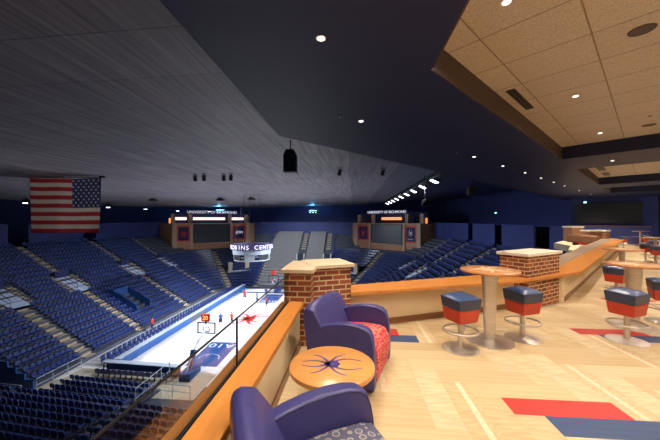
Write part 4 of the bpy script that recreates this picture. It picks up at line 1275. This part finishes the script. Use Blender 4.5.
# ------------------------------------------------------------------ people on and beside the court
def person(label, x, y, rz, shirt, pose=0, z=ZC):
    t = thing('person', label, 'person', (x, y, z), rz); t.scale = (1.1, 1.1, 1.08)
    lift = [0.0, 0.25, -0.15][pose % 3]
    J = {'pel': (0, 0, 0.98), 'spine': (0, 0.02, 1.18), 'chest': (0, 0.02, 1.38), 'neck': (0, 0.0, 1.52), 'head': (0, -0.01, 1.62), 'crown': (0, 0.0, 1.74)}
    rad = {'pel': .145, 'spine': .125, 'chest': .15, 'neck': .058, 'head': .085, 'crown': .075}
    E_ = [('pel', 'spine'), ('spine', 'chest'), ('chest', 'neck'), ('neck', 'head'), ('head', 'crown')]
    for sg, n in ((-1, 'l'), (1, 'r')):
        f = lift * sg
        J[n + 'hip'] = (sg * 0.10, 0, 0.92); J[n + 'kn'] = (sg * 0.12, -0.10 * abs(f) * 2 - f * 0.4, 0.50); J[n + 'an'] = (sg * 0.12, f * 0.6, 0.09); J[n + 'toe'] = (sg * 0.13, f * 0.6 - 0.17, 0.035)
        J[n + 'sh'] = (sg * 0.19, 0.01, 1.43); J[n + 'el'] = (sg * 0.27, 0.05 + f * 0.4, 1.15); J[n + 'wr'] = (sg * 0.26, -0.14 + f * 0.7, 1.0); J[n + 'palm'] = (sg * 0.255, -0.2 + f * 0.75, 0.95)
        rad.update({n + 'hip': .095, n + 'kn': .06, n + 'an': .042, n + 'toe': .035, n + 'sh': .065, n + 'el': .043, n + 'wr': .03, n + 'palm': .032})
        E_ += [('pel', n + 'hip'), (n + 'hip', n + 'kn'), (n + 'kn', n + 'an'), (n + 'an', n + 'toe'), ('chest', n + 'sh'), (n + 'sh', n + 'el'), (n + 'el', n + 'wr'), (n + 'wr', n + 'palm')]
        px, py, pz = J[n + 'palm']
        for q in range(4):
            ln_ = (0.07, 0.085, 0.08, 0.062)[q]
            J[n + 'f%d' % q] = (px + (q - 1.5) * 0.018, py - 0.02 - ln_ * 0.5, pz - 0.02 - ln_ * 0.6); rad[n + 'f%d' % q] = .009; E_.append((n + 'palm', n + 'f%d' % q))
        J[n + 'th'] = (px - sg * 0.05, py - 0.03, pz - 0.02); rad[n + 'th'] = .01; E_.append((n + 'wr', n + 'th'))
    names = list(J)
    me = bpy.data.meshes.new('body'); me.from_pydata([J[k] for k in names], [(names.index(a), names.index(b)) for a, b in E_], [])
    o = link('body', me, t); me.materials.append(MT['skin'])
    sk = o.modifiers.new('skin', 'SKIN'); sk.use_smooth_shade = True
    for i, k in enumerate(names):
        me.skin_vertices[0].data[i].radius = (rad[k], rad[k] * (0.75 if k in ('pel', 'spine', 'chest') else 1)); me.skin_vertices[0].data[i].use_root = (k == 'pel')
    sb_ = o.modifiers.new('sub', 'SUBSURF'); sb_.levels = 1; sb_.render_levels = 1
    obj('shirt', MB().lathe([(0.165, 0.90), (0.16, 1.0), (0.15, 1.18), (0.185, 1.36), (0.19, 1.42), (0.08, 1.52)], 18, 1.12, 0.78), shirt, t, smooth=True)
    for sg in (-1, 1):
        a = Vector(J[('l' if sg < 0 else 'r') + 'sh']); b = Vector(J[('l' if sg < 0 else 'r') + 'el'])
        obj('sleeve', MB().tube([a, a.lerp(b, 0.6)], 0.075, 10), shirt, t, smooth=True)
        h = Vector(J[('l' if sg < 0 else 'r') + 'hip']); kn = Vector(J[('l' if sg < 0 else 'r') + 'kn'])
        obj('shorts_leg', MB().tube([h + Vector((0, 0, 0.06)), h.lerp(kn, 0.85)], 0.115, 12), 'shorts', t, smooth=True)
    obj('hair', MB().at((0, 0.015, 1.70)).lathe([(0.092, -0.05), (0.10, 0.0), (0.085, 0.06), (0.03, 0.095)], 14), 'hair', t, smooth=True)
    fc = MB(); fc.at((0, -0.10, 1.63)).box((0, 0, 0), (0.025, 0.04, 0.05))
    obj('nose', fc, 'skin', t)
person('person in blue shirt and dark shorts standing left of the red court emblem', -18.4, 39.55, 0.3, 'jersey_blue')
person('person in red shirt walking between the blue-shirted player and the red court emblem', -17.0, 40.0, 2.6, 'jersey_red', 1)
person('person in red shirt standing alone at the far left of the court', -19.9, 52.6, 0.8, 'jersey_red', 1)
person('person in dark blue shirt walking beyond the red court emblem', -17.0, 50.9, 2.2, 'jersey_blue', 2)
person('person in dark blue shirt farthest away under the far hoop', -16.6, 55.0, 3.0, 'jersey_blue')
person('person in red shirt standing right of the others, below the glass rail', -14.6, 48.6, 2.0, 'jersey_red', 1)
person('person in red shirt and dark shorts standing behind the left courtside chairs', -26.6, 37.0, -1.4, 'jersey_red')

# ------------------------------------------------------------------ lights
def spot(x, y, z, tx, ty, tz, watts, size, col, blend=0.6, rad=0.06):
    l = bpy.data.lights.new('spot', 'SPOT'); l.energy = watts; l.spot_size = R(size); l.spot_blend = blend; l.color = col; l.shadow_soft_size = rad
    o = bpy.data.objects.new('spot', l); COL.objects.link(o); o.location = (x, y, z)
    o.rotation_euler = (Vector((tx, ty, tz)) - Vector((x, y, z))).to_track_quat('-Z', 'Y').to_euler()
    return o
WARM = (1.0, 0.85, 0.69)
for (x, y) in cans + [(-0.4, 0.5)]:
    far = y > 9
    spot(x, y, ZL - 0.03, x, y, 0, 290 if far else 325, 115, WARM)
for (x, y) in [(1.864, 3.734), (4.759, 6.686), (7.526, 9.589), (2.6, 1.0), (5.4, 3.2), (9.5, 8.5), (2.2, -1.8), (7.6, 5.6)]:
    spot(x, y, ZT - 0.03, x, y, 0, 330, 152, WARM, 0.7)
for s, t, z in ((18.5, -0.8, ZT), (22.5, -0.8, ZT), (20.5, 2.5, ZT), (25.5, -3.0, ZL), (29.5, -0.8, ZT), (30, -4.0, ZL), (35, -0.5, ZL), (36.5, -3.5, ZL)):  # added spots brightening the far terrace, without fixtures of their own
    x, y = st(s, t); spot(x, y, z - 0.05, x, y, 0, 520, 115, WARM)
COOL = (0.80, 0.88, 1.0)
for y in (34, 42, 50, 58):
    spot(8.4, y, 5.4, -16.5, y * 0.8 + CY * 0.2, ZC, 36000, 42, COOL, 0.8, 0.4)
    spot(-38.5, y, roofz(-38) - 0.9, -16.5, y * 0.8 + CY * 0.2, ZC, 36000, 38, COOL, 0.8, 0.4)
for y in (30, 42, 54):
    spot(8.4, y, 5.4, -26, y + 1, -13, 33000, 50, COOL, 1.0, 0.4)
    spot(-38.5, y, roofz(-38) - 0.9, 0, y + 1, -12, 34000, 60, COOL, 1.0, 0.4)
spot(-15, 38, 5.0, -19, 23, ZC, 13000, 60, COOL, 1.0, 0.4)  # added fill for the near-end rows, no fixture at this point
for (x, y, z, e) in ((-11.5, 83.0, 5.0, 400), (-34.9, 74.0, 4.9, 500)):
    l = bpy.data.lights.new('glow', 'POINT'); l.energy = e; l.color = (0.1, 0.5, 1); l.shadow_soft_size = 0.3
    o = bpy.data.objects.new('glow', l); COL.objects.link(o); o.location = (x, y, z)

spot(-19.5, 13.5, 5.2, -25.3, 24.1, 3.2, 900, 40, (1, 0.93, 0.85), 0.6, 0.15)  # added spot to brighten the flag; no lamp hangs here
spot(-16, 54, 4.6, -14, 72, -8, 20000, 80, COOL, 0.8, 0.3)  # added fill for the far bleachers and corners, no fixture here
w = bpy.data.worlds.new('World'); S.world = w; w.use_nodes = True
bg = w.node_tree.nodes['Background']; bg.inputs[0].default_value = (0.10, 0.14, 0.34, 1); bg.inputs[1].default_value = 0.03

# ------------------------------------------------------------------ camera
cam = bpy.data.cameras.new('Camera'); cam.lens = 16; cam.sensor_width = 36; cam.clip_end = 400; cam.clip_start = 0.05
co = bpy.data.objects.new('Camera', cam); COL.objects.link(co)
co.location = (0, 0, 1.75); co.rotation_euler = (R(90), 0, R(4.5))
S.camera = co
S.view_settings.view_transform = 'Standard'; S.view_settings.look = 'None'; S.view_settings.gamma = 1; S.view_settings.exposure = 0
S.view_settings.use_curve_mapping = False
